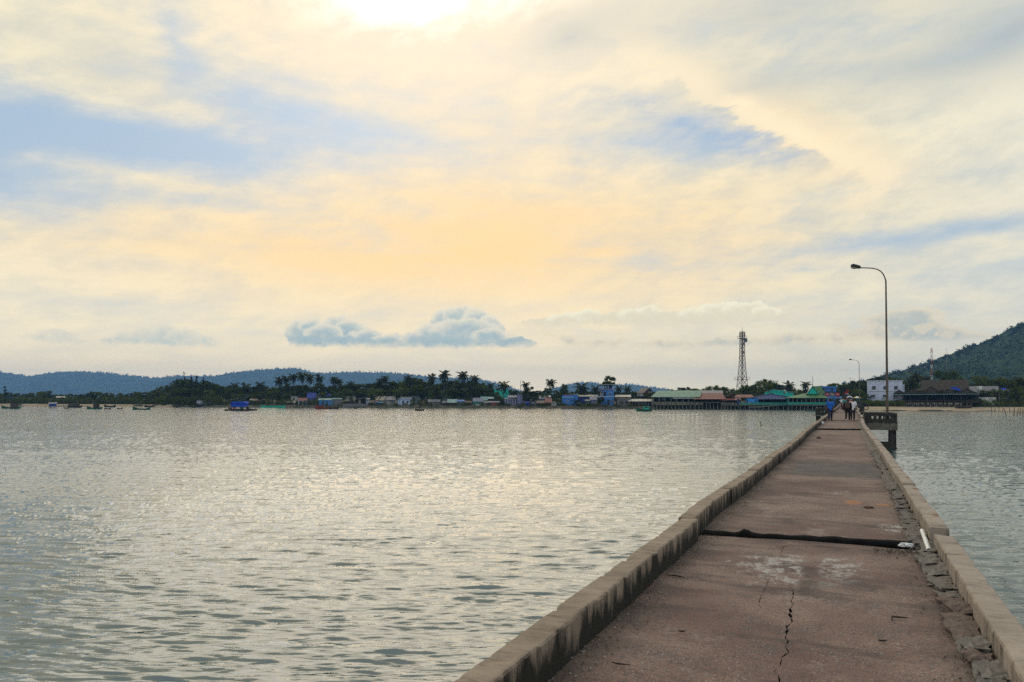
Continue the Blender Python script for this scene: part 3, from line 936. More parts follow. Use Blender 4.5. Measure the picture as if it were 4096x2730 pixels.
LUMP = [lump_mesh(i, M_PALEGREY) for i in range(4)]
BAT = [lump_mesh(i + 20, M_BRICKRED) for i in range(3)]
s = 3.0; i = 0
while s < 26.0:
    L = rnd.uniform(0.14, 0.40) * (1.0 if s < 14 else 1.7)
    red = (6.0 < s < 7.0 or 5.2 < s < 5.6) and rnd.random() < 0.7
    if rnd.random() < 0.93:
        o = inst('mortar_block', rnd.choice(BAT if red else LUMP), pier, (float(np.interp(s, *OFFR)) - 0.085 + rnd.uniform(-0.02, 0.015), s + L / 2, 0.015 + rnd.uniform(0, 0.012)),
                 (rnd.uniform(-.08, .08), rnd.uniform(-.12, .12), rnd.uniform(-.12, .12)), (rnd.uniform(0.13, 0.20), L * rnd.uniform(0.9, 1.15), rnd.uniform(0.04, 0.12)))
    s += L + rnd.uniform(0.0, 0.05); i += 1
mb = MB().mat(M_PALEGREY)
n = 170
for i in range(n + 1):
    s = 26 + 32.5 * i / n; q = vnoise(s * 2.2, 3) * 0.03
    e = float(np.interp(s, *OFFR)); mb.v += [(e - 0.17 + q, s, 0.0), (e - 0.10 + q, s, 0.05 + vnoise(s * 3, 8) * 0.03), (e + 0.02, s, 0.07)]
for i in range(n):
    mb.face([3 * i, 3 * i + 1, 3 * i + 4, 3 * i + 3][::-1]); mb.face([3 * i + 1, 3 * i + 2, 3 * i + 5, 3 * i + 4][::-1])
mb.build('mortar_fillet', None, pier)


# hairline cracks that run across the slab beside the joint
def hair(pts, w, seed):
    mb = MB().mat(M_CRACK); q = [st(*p) for p in pts]
    fine = []
    for a, b in zip(q[:-1], q[1:]):
        for k in range(8):
            f = k / 8; fine.append((a[0] + (b[0] - a[0]) * f, a[1] + (b[1] - a[1]) * f))
    fine.append(q[-1])
    for k, (x, y) in enumerate(fine):
        j = mnoise.noise(Vector((x * 6, y * 6, seed))) * 0.03
        ww = w * (0.35 + abs(mnoise.noise(Vector((x * 5, seed, 1)))) * 1.6) * (0.3 if k in (0, len(fine) - 1) else 1)
        z = 0.013 + vnoise(x * 1.2, y * 1.2, 1, 3) * 0.010
        mb.v += [(x, y + j - ww, z), (x, y + j + ww, z)]
    for k in range(len(fine) - 1): mb.face([2 * k, 2 * k + 2, 2 * k + 3, 2 * k + 1])
    return mb.build('crack', None, pier)


hair([(2835, 2182), (2920, 2184), (3000, 2193), (3100, 2197), (3210, 2200)], 0.012, 1)
hair([(3060, 2186), (3120, 2190), (3160, 2186), (3260, 2188), (3400, 2197), (3520, 2206)], 0.012, 2)
hair([(3050, 2358), (3110, 2359), (3172, 2361)], 0.007, 3)
hair([(2985, 2297), (3010, 2302)], 0.009, 4)


# widened bays with balustrades
def parapet(p0, p1, n, parent, h=0.60):
    """rail from p0 to p1 (across, along); n openings"""
    a, b = Vector((*p0, 0)), Vector((*p1, 0)); d = b - a; L = d.length; d /= L; nn = Vector((-d.y, d.x, 0)) * 0.09
    mb = MB().mat(M_CONC)
    mid = (a + b) / 2
    mb.obox(mid + Vector((0, 0, h - 0.11)), d * (L / 2), nn * 1.15, (0, 0, 0.11))
    mb.obox(mid + Vector((0, 0, 0.035)), d * (L / 2), nn * 1.1, (0, 0, 0.055))
    rail = mb.build('parapet', None, parent)
    for k in range(n + 1):
        f = (k + 0.0) / n; w = 0.055 if 0 < k < n else 0.13
        c = a + d * (w + (L - 2 * w) * f) + Vector((0, 0, (h - 0.22 + 0.09) / 2))
        MB().mat(M_CONC).obox(c, d * w, nn * 0.85, (0, 0, (h - 0.22 - 0.09) / 2 + 0.001)).build('baluster', None, rail)


def bay(s0, s1, t0, t1, beam=0.62, n=6, foot=True):
    """t0: road side, t1: water side"""
    sg = 1 if t1 > t0 else -1
    lo, hi = min(t0, t1), max(t0, t1)
    mb = MB().mat(M_CONC); mb.box(lo, hi, s0 + 0.03, s1 - 0.03, -beam, -0.022)
    mb.build('bay_slab', None, pier)
    MB().mat(M_CONC).box(lo - 0.0, hi + 0.03, s0, s0 + 0.03, -beam - 0.02, -0.02).build('edge_beam', None, pier)
    parapet((t0 + sg * 0.05, s0 + 0.10), (t1, s0 + 0.10), n, pier)
    parapet((t1 - sg * 0.10, s0 + 0.20), (t1 - sg * 0.10, s1 - 0.22), max(3, int((s1 - s0) / 0.45)), pier)
    parapet((t0 + sg * 0.05, s1 - 0.11), (t1, s1 - 0.11), n, pier)
    for sc_ in (s0 + 0.30, s1 - 0.30):
        c = t1 - sg * 0.24
        mb = MB().mat(M_PILE)
        mb.add([(c + i * w, sc_ + j * w, z) for z, w in ((-2.6, 0.30), (-2.1, 0.28), (-1.85, 0.20), (-beam - 0.02, 0.185)) for i, j in ((-1, -1), (1, -1), (1, 1), (-1, 1))],
               [(4 * r + k, 4 * r + (k + 1) % 4, 4 * r + 4 + (k + 1) % 4, 4 * r + 4 + k) for r in range(3) for k in range(4)])
        mb.build('column', None, pier)
    if foot: MB().mat(M_PILE).box(lo - 1.2, hi - 0.05, s0 + 0.12, s0 + 0.62, -2.35, -1.50).build('cap_beam', None, pier)


bay(59.2, 62.8, 0.94, 3.10)
bay(84.2, 87.4, -1.95, -3.35, 0.25, 4, False)
bay(109.0, 112.0, 0.95, 1.75, 0.3, 2, False)
bay(127.0, 130.0, -1.95, -2.75, 0.3, 2, False)
bay(204.5, 207.5, 0.95, 3.0, 0.5, 5, False)

# bents under the deck
for s in np.arange(6.0, 225, 16.4):
    MB().mat(M_CONC).box(TL - 0.15, TR + 0.30, s - 0.25, s + 0.25, -0.85, -0.42).build('cap_beam', None, pier)
    for x in (TL + 0.25, TR - 0.1):
        MB().mat(M_PILE).tube([(x, s, -4.0), (x, s, -0.8)], 0.2, 10).build('pile', None, pier)


# ------------------------------------------------------------ street lamps
M_STEEL = paint('galvanised_steel', (0.11, 0.080, 0.065), 0.5, 0.3, 0.3, 3.0, 0.4)
M_LAMPTOP = paint('lamp_housing_dark', (0.03, 0.032, 0.026), 0.5, 0.2, 0.1)
m, t = newmat('lamp_bowl')
principled(t, (0.75, 0.70, 0.58), 0.2, spec=0.5, **{'Transmission Weight': 0.35})
M_BOWL = m


def lamp():
    root = empty('street_lamp')
    k = 0.01852; zt = 11.6
    H = lambda y: (1652 - y) * k + 0.55 if False else (1590 - y) * k + CAMZ - DECK
    pts = [(0, 0, 0.0), (0, 0, 0.6), (0, 0, 2.5), (0, 0, 5.5), (0, 0, H(1130))]
    rad = [0.105, 0.098, 0.090, 0.072, 0.055]
    for px, py in ((3541, 1116), (3536, 1103), (3526, 1090), (3512, 1081), (3496, 1076), (3478, 1073), (3446, 1069.5)):
        pts.append(((px - 3545) * k / 1.10, 0, H(py))); rad.append(0.05 - 0.002 * len(pts) * 0.5)
    MB().mat(M_STEEL).tube(pts, rad, 12).build('pole', None, root)
    mb = MB().mat(M_STEEL); mb.box(-0.2, 0.2, -0.2, 0.2, 0.0, 0.03); mb.build('base_plate', None, root)
    x1, x0 = (3447 - 3545) * k / 1.10, (3406 - 3545) * k / 1.10
    za, zb = H(1069), H(1063)
    # lamp head: tapered housing, tilted up at the tip
    mb = MB().mat(M_LAMPTOP)
    secs = [(x1, 0.09, za - 0.05, za + 0.12), (x1 - 0.16, 0.13, za - 0.06, za + 0.19), (x1 - 0.48, 0.17, zb - 0.05, zb + 0.20), (x0 + 0.02, 0.12, zb - 0.01, zb + 0.14)]
    for (x, w, a, b) in secs: mb.v += [(x, -w, a), (x, w, a), (x, w * 0.75, b), (x, -w * 0.75, b)]
    for i in range(3):
        for q in range(4): mb.face([4 * i + q, 4 * i + (q + 1) % 4, 4 * i + 4 + (q + 1) % 4, 4 * i + 4 + q])
    mb.face([0, 3, 2, 1]); mb.face([12, 13, 14, 15])
    head = mb.build('lamp_head', None, root)
    bm = bmesh.new(); bmesh.ops.create_uvsphere(bm, u_segments=14, v_segments=8, radius=1.0)
    bmesh.ops.delete(bm, geom=[v for v in bm.verts if v.co.z > 0.05], context='VERTS')
    for v in bm.verts: v.co = Vector((v.co.x * 0.29 + x0 + 0.30, v.co.y * 0.14, v.co.z * 0.15 + zb - 0.035))
    me = bpy.data.meshes.new('bowl'); bm.to_mesh(me); bm.free(); me.materials.append(M_BOWL)
    for p in me.polygons: p.use_smooth = True
    inst('bowl', me, head)
    return root


lp0 = lamp()
g = 'street lamps along the pier'
lp0.location = pw(2.50, 59.75, 0.0); lp0.rotation_euler = (0, R(-0.6), -PA)
tag(lp0, 'tall steel street lamp with curved arm standing in the nearest balustraded bay', 'street lamp', g)
lp1 = copy_tree(lp0); lp1.location = pw(2.26, 206.0, 0.0); tag(lp1, 'street lamp further along the pier, just left of the tall one', 'street lamp', g)
lp2 = copy_tree(lp0); lp2.location = pw(2.1, 384.0, -0.6); tag(lp2, 'smallest and farthest street lamp, showing in front of dark trees at the landing', 'street lamp', g)

# ------------------------------------------------------------ litter on the deck
M_PVC = paint('white_pvc', (0.72, 0.72, 0.70), 0.4, 0.08, 0.15, 4)
M_BAG = paint('white_plastic_bag', (0.70, 0.71, 0.72), 0.45, 0.1, 0.1, 8)
M_STICK = paint('dark_wood_stick', (0.035, 0.028, 0.022), 0.9)
a = st(3688, 2166); b = st(3716, 2222)
r1_, r2_ = 0.026, 0.022
pp = MB().mat(M_PVC)
pp.tube([(a[0], a[1], 0.13), (b[0], b[1], 0.055)], 0.024, 14, cap=False)
pp.tube([(a[0], a[1], 0.13), (b[0], b[1], 0.055)], 0.019, 14, cap=False)
o = pp.build('plastic_pipe'); o.location = (0, 0, DECK); o.rotation_euler = (0, 0, -PA)
tag(o, 'white plastic pipe leaning out of the black joint by the kerb', 'pipe')


def crumple(name, px, py, rx, ry, h, mat, label, cat, seed):
    bm = bmesh.new(); bmesh.ops.create_icosphere(bm, subdivisions=3, radius=1.0)
    for v in bm.verts:
        n = mnoise.fractal(v.co * 1.8 + Vector((seed, seed, 0)), 0.8, 2.0, 4)
        v.co *= 1 + n * 0.55
        v.co = Vector((v.co.x * rx, v.co.y * ry, max(0.0, (v.co.z + 0.35)) * h))
    me = bpy.data.meshes.new(name); bm.to_mesh(me); bm.free(); me.materials.append(mat)
    tt, s = st(px, py)
    o = inst(name, me, None, pw(tt, s, 0.008), (0, 0, -PA))
    return tag(o, label, cat)


crumple('plastic_bag', 3626, 2190, 0.07, 0.05, 0.035, M_BAG, 'crumpled white plastic bag beside the white pipe', 'bag', 2)
crumple('plastic_bag', 3868, 2510, 0.018, 0.02, 0.02, M_BAG, 'tiny white scrap caught among the mortar lumps at the kerb', 'litter', 4)
crumple('paper_cup', 3284, 1697, 0.16, 0.12, 0.12, M_BAG, 'white scrap of litter under the left kerb before the man in blue', 'litter', 5)
crumple('clod', 3275, 1756, 0.08, 0.07, 0.05, M_STICK, 'dark clod lying on the far part of the deck', 'clod', 7)
crumple('clod', 3474, 2036, 0.06, 0.05, 0.025, paint('rust_brown', (0.10, 0.045, 0.022)), 'flat rusty brown clod right of the orange earth on the deck', 'clod', 9)


def twig(pts, r, label):
    q = [st(*p) for p in pts]
    o = MB().mat(M_STICK).tube([(x, y, 0.012 + r) for x, y in q], [r * .6] + [r] * (len(q) - 2) + [r * .5], 6).build('twig')
    o.location = (0, 0, DECK); o.rotation_euler = (0, 0, -PA)
    tag(o, label, 'twig')


twig([(2668, 2309), (2700, 2311), (2722, 2315), (2738, 2321)], 0.008, 'curved twig on the deck near the mossy left kerb')
twig([(3568, 2492), (3568, 2477), (3600, 2479), (3632, 2482)], 0.007, 'bent hook-shaped twig on the right half of the near slab')
twig([(3512, 2573), (3532, 2575), (3548, 2573)], 0.008, 'short straight twig below the hook-shaped one')
twig([(2712, 2534), (2728, 2537), (2742, 2534)], 0.007, 'short dark twig on the left half of the near slab')
twig([(2446, 2660), (2475, 2667), (2520, 2672)], 0.006, 'thin twig near the left kerb at the near end')
# leaf litter, grit and crumbs swept against the kerbs and into the joint
rnd = random.Random(77)
M_LEAFDIRT = paint('dry_leaf_grit', (0.10, 0.07, 0.045), 0.95, 0.6, 0.5, 30)
M_GRIT = paint('pale_grit', (0.32, 0.29, 0.25), 0.95, 0.5, 0.3, 30)
mb = MB().mat(M_LEAFDIRT); mb.mat(M_GRIT)
for i in range(5200):
    s = 3.2 + 40 * rnd.random() ** 1.7
    k = rnd.random()
    if k < 0.42: x = TL + abs(rnd.gauss(0, 0.12)) + 0.01
    elif k < 0.80: x = TR - abs(rnd.gauss(0, 0.11)) + 0.02
    elif k < 0.9: x = rnd.uniform(0.25, TR); s = 9.35 - abs(rnd.gauss(0, 0.2)) + 0.15 * x
    else: x = rnd.uniform(TL, TR)
    r = rnd.uniform(0.004, 0.013) * (0.6 if k > 0.9 else 1)
    a = rnd.random() * 6.28; z = 0.010 + vnoise(x * 1.2, s * 1.2, 1, 3) * 0.010
    mb.mat(M_LEAFDIRT if rnd.random() < 0.68 else M_GRIT)
    ca, sa = math.cos(a), math.sin(a)
    p = [(x + ca * r, s + sa * r, z), (x - sa * r * .6, s + ca * r * .6, z), (x - ca * r, s - sa * r, z), (x + sa * r * .6, s - ca * r * .6, z), (x, s, z + r * rnd.uniform(.4, 1.1))]
    mb.add(p, [(0, 1, 4), (1, 2, 4), (2, 3, 4), (3, 0, 4)])
o = mb.build('debris'); o.location = (0, 0, DECK); o.rotation_euler = (0, 0, -PA)
tag(o, 'dry leaf crumbs and grit swept against the kerbs', 'debris', kind='stuff')

# ------------------------------------------------------------ village along the shore
def wc(name, r, g, b, **k): return paint(name, tuple(q * 0.92 for q in srgb(r, g, b)), **k)


def rs(r, g, b): return tuple(q * 0.62 for q in srgb(r, g, b))


W_BLUE = wc('wall_bright_blue', 58, 148, 226, dirt=.2); W_BLUE2 = wc('wall_blue', 66, 128, 204); W_DBLUE = wc('wall_dark_blue', 44, 70, 128)
W_PALEBLUE = wc('wall_pale_blue', 176, 196, 226, dirt=.3); W_TURQ = wc('wall_turquoise', 38, 200, 184, dirt=.2); W_TEAL = wc('wall_teal', 44, 150, 132)
W_GREY = wc('wall_grey', 120, 122, 128); W_LGREY = wc('wall_light_grey', 172, 174, 170); W_WHITE = wc('wall_white', 206, 208, 204, dirt=.25)
W_CREAM = wc('wall_cream', 200, 196, 172); W_BROWN = wc('wall_brown_boards', 74, 58, 46, dirt=.5); W_DARK = wc('wall_dark_boards', 44, 38, 34, dirt=.5)
W_LAV = wc('wall_lavender', 128, 132, 172); W_ORANGE = wc('wall_brick_orange', 176, 76, 50); W_GREENG = wc('wall_grey_green', 84, 104, 100)
W_CONC = wc('wall_bare_concrete', 206, 214, 236, dirt=.25)
R_GREY = corrugated('roof_grey_sheet', rs(128, 130, 140)); R_LIGHT = corrugated('roof_pale_sheet', rs(205, 200, 184), rust=.15); R_BROWN = corrugated('roof_brown_sheet', rs(110, 92, 80))
R_BLUE = corrugated('roof_blue_sheet', rs(24, 62, 176), rust=.05); R_BLUE2 = corrugated('roof_sky_blue_sheet', rs(40, 130, 210), rust=.1); R_TEAL = corrugated('roof_teal_sheet', rs(120, 180, 172), rust=.15)
R_BGREY = corrugated('roof_blue_grey_sheet', rs(112, 124, 160), rust=.15); R_RED = corrugated('roof_red_brown', rs(138, 66, 50), rust=.3); R_GREEN = corrugated('roof_pale_green', rs(128, 172, 146), rust=.12)
R_GREEN2 = corrugated('roof_moss_green', rs(84, 136, 76), rust=.1); R_TILE = corrugated('roof_red_tile', rs(150, 84, 70), rust=.2); R_TURQG = corrugated('roof_turquoise_grey', rs(150, 186, 184), rust=.15)
m, t = newmat('window_glass_dark'); principled(t, (0.02, 0.022, 0.025), 0.15, spec=0.5); M_PANE = m
M_FRAME = wc('window_frame', 150, 150, 150); M_FRAMED = wc('window_frame_dark', 60, 58, 56); M_POST = wc('post_grey_green', 118, 122, 108, dirt=.4); M_POSTD = wc('post_dark', 60, 52, 44)
M_TARP = wc('tarp_blue', 26, 74, 190, dirt=.1); M_TARPG = wc('tarp_turquoise', 40, 176, 150, dirt=.15); M_NIGHT = paint('interior_shadowed_boards', (0.03, 0.026, 0.022), 0.95)  # near-black boards: the shade inside the open halls is put into their colour
m, t = newmat('palm_thatch')
o_ = t.coord('Object'); nn = t.noise(t.scale(o_, (6, 6, 1.2)), 1.0, 5, 0.7)
principled(t, t.mix(t.mapr(nn, .35, .7), (0.036, 0.030, 0.023), (0.105, 0.086, 0.064)), 0.95, t.bump(nn, 0.8, 0.1), spec=0.05); M_THATCH = m
K = 0.2975


class Bld:
    def __init__(s, name, label, cat, o, c0, c1, back, depth=5.0, zb=None, Y=None, rz=None, group=None):
        s.o = o; s.mid = o + K * (c0 + c1) / 2
        s.Y = Y if Y else shoreY(s.mid) + back
        s.zb = ground_z(s.mid, s.Y - shoreY(s.mid)) if zb is None else zb
        s.W = (c1 - c0) * K / F * s.Y; s.d = depth; s.c0, s.c1 = c0, c1
        X = Xp(s.mid, s.Y)
        s.root = empty(name, (X, s.Y, s.zb), (-math.atan2(X, s.Y) * 0.92) if rz is None else rz)
        tag(s.root, label, cat, group)
        s.rnd = random.Random(int(s.mid * 7))
    def x(s, c): return (s.o + K * c - s.mid) / F * s.Y
    def z(s, cy): return Zp(1440 + K * cy, s.Y) - s.zb
    def part(s, name, mb, parent=None): return mb.build(name, None, parent or s.root)
    def wall(s, c0, c1, ctop, mat, y0=0.0, y1=None, cbot=None, name='wall'):
        return s.part(name, MB().mat(mat).box(s.x(c0), s.x(c1), y0, s.d if y1 is None else y1, -0.4 if cbot is None else s.z(cbot), s.z(ctop)))
    def slab(s, pts, th, mat, name='roof'):
        """roof sheet: corner points going round, th thick"""
        n = len(pts); up = [tuple(p) for p in pts]; dn = [(p[0], p[1], p[2] - th) for p in pts]
        return s.part(name, MB().mat(mat).add(up + dn, [list(range(n)), list(range(2 * n - 1, n - 1, -1))] + [(i, i + n, (i + 1) % n + n, (i + 1) % n) for i in range(n)]))
    def gs(s, c0, c1, ce, cr, mat, wmat=None, y0=0.0, y1=None, ov=0.35, sag=0.0):
        """ridge parallel to the front"""
        y1 = s.d if y1 is None else y1; ym = (y0 + y1) / 2
        a, b, e, r = s.x(c0), s.x(c1), s.z(ce), s.z(cr)
        k = (r - e) / max(0.1, ym - y0)
        s.slab([(a, y0 - ov, e - k * ov), (b, y0 - ov, e - k * ov), (b, ym, r), (a, ym, r)], 0.07, mat)
        s.slab([(a, ym + 0.004, r), (b, ym + 0.004, r), (b, y1 + ov, e - k * ov), (a, y1 + ov, e - k * ov)], 0.07, mat)
        if wmat:
            for xx in (a + 0.28, b - 0.34): s.part('gable', MB().mat(wmat).prism_x([(y0 + 0.02, e - 0.02), (y1 - 0.02, e - 0.02), (ym, r - 0.12)], xx, xx + 0.06))
    def gf(s, c0, c1, ce, cr, mat, wmat, apex=None, y0=0.0, y1=None, ov=0.35):
        """gable end towards the water"""
        y1 = s.d if y1 is None else y1
        a, b, e, r = s.x(c0), s.x(c1), s.z(ce), s.z(cr); m_ = (a + b) / 2 if apex is None else s.x(apex)
        s.part('gable', MB().mat(wmat).prism([(a, e - 0.002), (b, e - 0.002), (m_, r - 0.08)], y0 + 0.01, y0 + 0.16))
        kl = (r - e) / (m_ - a); kr = (r - e) / (b - m_)
        s.slab([(a - ov, y0 - ov, e - kl * ov), (m_, y0 - ov, r), (m_, y1 + ov, r), (a - ov, y1 + ov, e - kl * ov)], 0.07, mat)
        s.slab([(m_ + 0.004, y0 - ov, r), (b + ov, y0 - ov, e - kr * ov), (b + ov, y1 + ov, e - kr * ov), (m_ + 0.004, y1 + ov, r)], 0.07, mat)
    def shed(s, c0, c1, cl, cr, mat, rise='f', y0=0.0, y1=None, ov=0.35, th=0.08, name='roof'):
        """single pitch: rise 'f' climbs to the back (cl front, cr back), 'x' climbs to the right (cl left, cr right)"""
        y1 = s.d if y1 is None else y1
        a, b, p, q = s.x(c0) - ov * .6, s.x(c1) + ov * .6, s.z(cl), s.z(cr)
        if rise == 'f': pts = [(a, y0 - ov, p), (b, y0 - ov, p), (b, y1, q), (a, y1, q)]
        else: pts = [(a, y0 - ov, p), (b, y0 - ov, q), (b, y1 + ov, q), (a, y1 + ov, p)]
        return s.slab(pts, th, mat, name)
    def flat(s, c0, c1, cz, mat, y0=0.0, y1=None, ov=0.25, th=0.16):
        y1 = s.d if y1 is None else y1
        a, b, z = s.x(c0) - ov, s.x(c1) + ov, s.z(cz)
        return s.part('roof', MB().mat(mat).box(a, b, y0 - ov, y1 + ov, z, z + th))
    def hip(s, c0, c1, ce, r0, r1, cr, mat, y0=0.0, y1=None, ov=0.4):
        y1 = s.d if y1 is None else y1; ym = (y0 + y1) / 2
        a, b, e, r = s.x(c0) - ov, s.x(c1) + ov, s.z(ce), s.z(cr); p, q = s.x(r0), s.x(r1)
        A, B, C, D = (a, y0 - ov, e), (b, y0 - ov, e), (b, y1 + ov, e), (a, y1 + ov, e); P_, Q_ = (p, ym, r), (q, ym, r)
        mb = MB().mat(mat).add([A, B, C, D, P_, Q_, *[(v[0], v[1], e - 0.08) for v in (A, B, C, D)]],
                               [(0, 1, 5, 4), (1, 2, 5), (2, 3, 4, 5), (3, 0, 4), (0, 6, 7, 1), (1, 7, 8, 2), (2, 8, 9, 3), (3, 9, 6, 0), (6, 9, 8, 7)])
        return s.part('roof', mb)
    def win(s, c, cy, w, h, y=0.0, frame=None, pane=None):
        a, b, z0, z1 = s.x(c - w / 2), s.x(c + w / 2), s.z(cy + h / 2), s.z(cy - h / 2); f = 0.06
        fr = MB().mat(frame or M_FRAME)
        for q in ((a - f, b + f, z0 - f, z0), (a - f, b + f, z1, z1 + f), (a - f, a, z0, z1), (b, b + f, z0, z1)):
            fr.box(q[0], q[1], y - 0.05, y + 0.02, q[2], q[3])
        fo = s.part('window', fr)
        MB().mat(pane or M_PANE).box(a, b, y - 0.012, y + 0.02, z0, z1).build('pane', None, fo)
        return fo
    def door(s, c, ctop, w, y=0.0, mat=None, cbot=None):
        z0 = 0.02 if cbot is None else s.z(cbot)
        d = s.part('door', MB().mat(mat or M_NIGHT).box(s.x(c - w / 2), s.x(c + w / 2), y - 0.04, y + 0.02, z0, s.z(ctop)))
        MB().mat(M_FRAME).box(s.x(c + w / 2 - w * .2), s.x(c + w / 2 - w * .2) + 0.05, y - 0.09, y - 0.04, z0 + 0.95, z0 + 1.05).build('handle', None, d)
    def posts(s, c0, c1, n, ctop, cbot=None, y=0.0, w=0.07, mat=None, name='post'):
        for i in range(n):
            xx = s.x(c0 + (c1 - c0) * i / max(1, n - 1)) + s.rnd.uniform(-.04, .04)
            s.part(name, MB().mat(mat or M_POSTD).box(xx - w, xx + w, y - w, y + w, -0.5 if cbot is None else s.z(cbot), s.z(ctop)))
    def stilts(s, c0, c1, n, cfl, mat=None, w=0.09, rows=(0.1, 0.9), deep=-2.6):
        for k, f in enumerate(rows):
            for i in range(n):
                xx = s.x(c0 + (c1 - c0) * i / max(1, n - 1)) + s.rnd.uniform(-.08, .08)
                s.part('stilt', MB().mat(mat or M_POST).box(xx - w, xx + w, s.d * f - w, s.d * f + w, deep, s.z(cfl)))
    def floor(s, c0, c1, cfl, mat=None, th=0.14, y0=-0.3, y1=None):
        z = s.z(cfl)
        return s.part('floor_deck', MB().mat(mat or M_POST).box(s.x(c0), s.x(c1), y0, s.d if y1 is None else y1, z - th, z))
    def rail(s, c0, c1, ct, cb, mat, y=-0.25, n=0, solid=False):
        a, b, z0, z1 = s.x(c0), s.x(c1), s.z(cb), s.z(ct)
        mb = MB().mat(mat)
        if solid: mb.box(a, b, y - 0.03, y + 0.03, z0 + 0.01, z1)
        else:
            mb.box(a, b, y - 0.04, y + 0.04, z1 - 0.08, z1); mb.box(a, b, y - 0.03, y + 0.03, (z0 + z1) / 2 - 0.03, (z0 + z1) / 2 + 0.03)
        r = s.part('railing', mb)
        for i in range(n + 1):
            xx = a + (b - a) * i / max(1, n)
            MB().mat(mat).box(xx - 0.04, xx + 0.04, y - 0.035, y + 0.035, z0 + 0.005, z1 + 0.02).build('rail_post', None, r)


H_, S_, U_ = 'house', 'shed', 'hut'
# --- far left
b = Bld('house', 'small pale blue house half hidden in the low trees at far left', H_, 0, 768, 858, 12, 4)
b.wall(768, 858, 507, W_PALEBLUE); b.gs(762, 866, 506, 492, R_LIGHT, W_PALEBLUE); b.win(800, 522, 10, 12)
b = Bld('stilt_hut', 'tiny stilt hut with blue tarp walls standing in the water among stakes', U_, 0, 668, 748, 0, 2.5, zb=0.0, Y=262)
b.wall(668, 748, 588, M_TARP, cbot=624); b.floor(660, 756, 624, M_POSTD); b.gs(660, 758, 588, 570, R_GREY, M_TARP); b.stilts(672, 744, 4, 626, M_POSTD, 0.05)
b = Bld('stilt_hut', 'grey gabled hut on stilts with pale boards at the water edge', U_, 600, 640, 775, 0.5, 5)
b.wall(645, 772, 585, W_GREENG, cbot=612); b.floor(618, 780, 612, M_POSTD); b.gs(634, 782, 583, 547, R_BGREY, W_GREENG); b.stilts(622, 774, 6, 614, M_POSTD); b.part('board', MB().mat(W_ORANGE).box(b.x(700), b.x(755), -0.05, 0.0, b.z(592), b.z(584)))
b = Bld('shed', 'low patched shed with ragged brown roof beside the grey stilt hut', S_, 600, 800, 995, 3, 6)
b.wall(805, 990, 585, W_DARK); b.gs(795, 905, 582, 548, R_BGREY, W_DARK); b.gs(900, 1000, 575, 533, R_BROWN, W_DARK); b.win(950, 598, 40, 8, -0.01, M_FRAMED, W_WHITE)
b = Bld('shed', 'long shed with a pale sheet roof rising to the right, behind the floating raft', S_, 600, 1005, 1310, 10, 7)
b.wall(1030, 1300, 560, W_BROWN); b.shed(1005, 1205, 552, 516, R_LIGHT, 'x'); b.shed(1205, 1312, 519, 502, R_LIGHT, 'x', name='upper_roof'); b.shed(1110, 1290, 562, 524, R_TURQG, 'x', y0=-2, y1=-0.6, name='lower_roof'); b.posts(1110, 1290, 4, 548, y=-1.6)
b = Bld('shed', 'dark low boarded shed under the spreading trees right of the raft', S_, 600, 1355, 1520, 6, 6)
b.wall(1358, 1518, 548, W_DARK); b.gs(1345, 1445, 545, 525, R_BROWN, W_DARK); b.shed(1440, 1528, 560, 530, R_BROWN); b.posts(1380, 1500, 4, 560, y=-0.5)
b = Bld('shed', 'dark gabled shed behind the pale sloping roof', S_, 600, 1300, 1395, 16, 6)
b.wall(1305, 1390, 520, W_DARK); b.gs(1295, 1400, 520, 494, R_BROWN, W_DARK)
b = Bld('shelter', 'low open shelter with a bent white sheet roof under palms', 'shelter', 600, 1848, 1945, 5, 3)
b.shed(1848, 1945, 577, 556, R_LIGHT); b.posts(1855, 1938, 3, 574); b.posts(1855, 1938, 3, 566, y=2.6)
b = Bld('house', 'white walled house showing between the trunks of the palm cluster', H_, 600, 1895, 2085, 15, 5)
b.wall(1900, 2080, 492, W_WHITE); b.flat(1900, 2080, 492, R_LIGHT); b.win(1935, 525, 22, 26); b.win(2010, 525, 22, 26)
# --- around the blue roof
b = Bld('house', 'little blue house with red tiled roof at the foot of the blue-roofed house', H_, 1100, 322, 428, 4, 4)
b.wall(325, 425, 546, W_BLUE2); b.gs(318, 434, 545, 512, R_TILE, W_ORANGE); b.door(345, 562, 18); b.win(395, 575, 20, 22); b.posts(322, 428, 3, 546, y=-0.3, w=0.09, mat=W_WHITE)
b = Bld('house', 'large grey house with deep blue sheet roofs and a front gable', H_, 1100, 437, 795, 12, 8)
b.wall(440, 628, 512, W_GREY); b.wall(629, 790, 500, W_GREY, y0=0.4)
b.gs(432, 556, 512, 442, R_BLUE, W_GREY); b.gf(538, 628, 512, 440, R_BLUE, W_GREY, y0=-0.5, y1=4.0); b.gs(628, 797, 499, 446, R_BLUE, W_LGREY, y0=0.4); b.win(520, 560, 24, 24); b.win(470, 560, 24, 24)
b = Bld('house', 'bright blue house with two windows and flat turquoise grey roof', H_, 1100, 597, 890, 4.5, 6)
b.wall(597, 770, 540, W_BLUE); b.wall(770.5, 890, 530, W_GREY, y0=0.5); b.shed(594, 772, 541, 518, R_TURQG); b.shed(773, 892, 528, 514, R_TURQG, y0=0.5)
b.win(655, 574, 34, 22, 0, W_WHITE); b.win(743, 574, 34, 20, 0, W_WHITE); b.door(700, 562, 14); b.part('eave_band', MB().mat(W_BLUE2).box(b.x(597), b.x(770), -0.3, -0.02, b.z(545), b.z(540)))
b = Bld('house', 'long cream building with flat parapet behind the sloping lean-to', H_, 1100, 890, 1085, 14, 7)
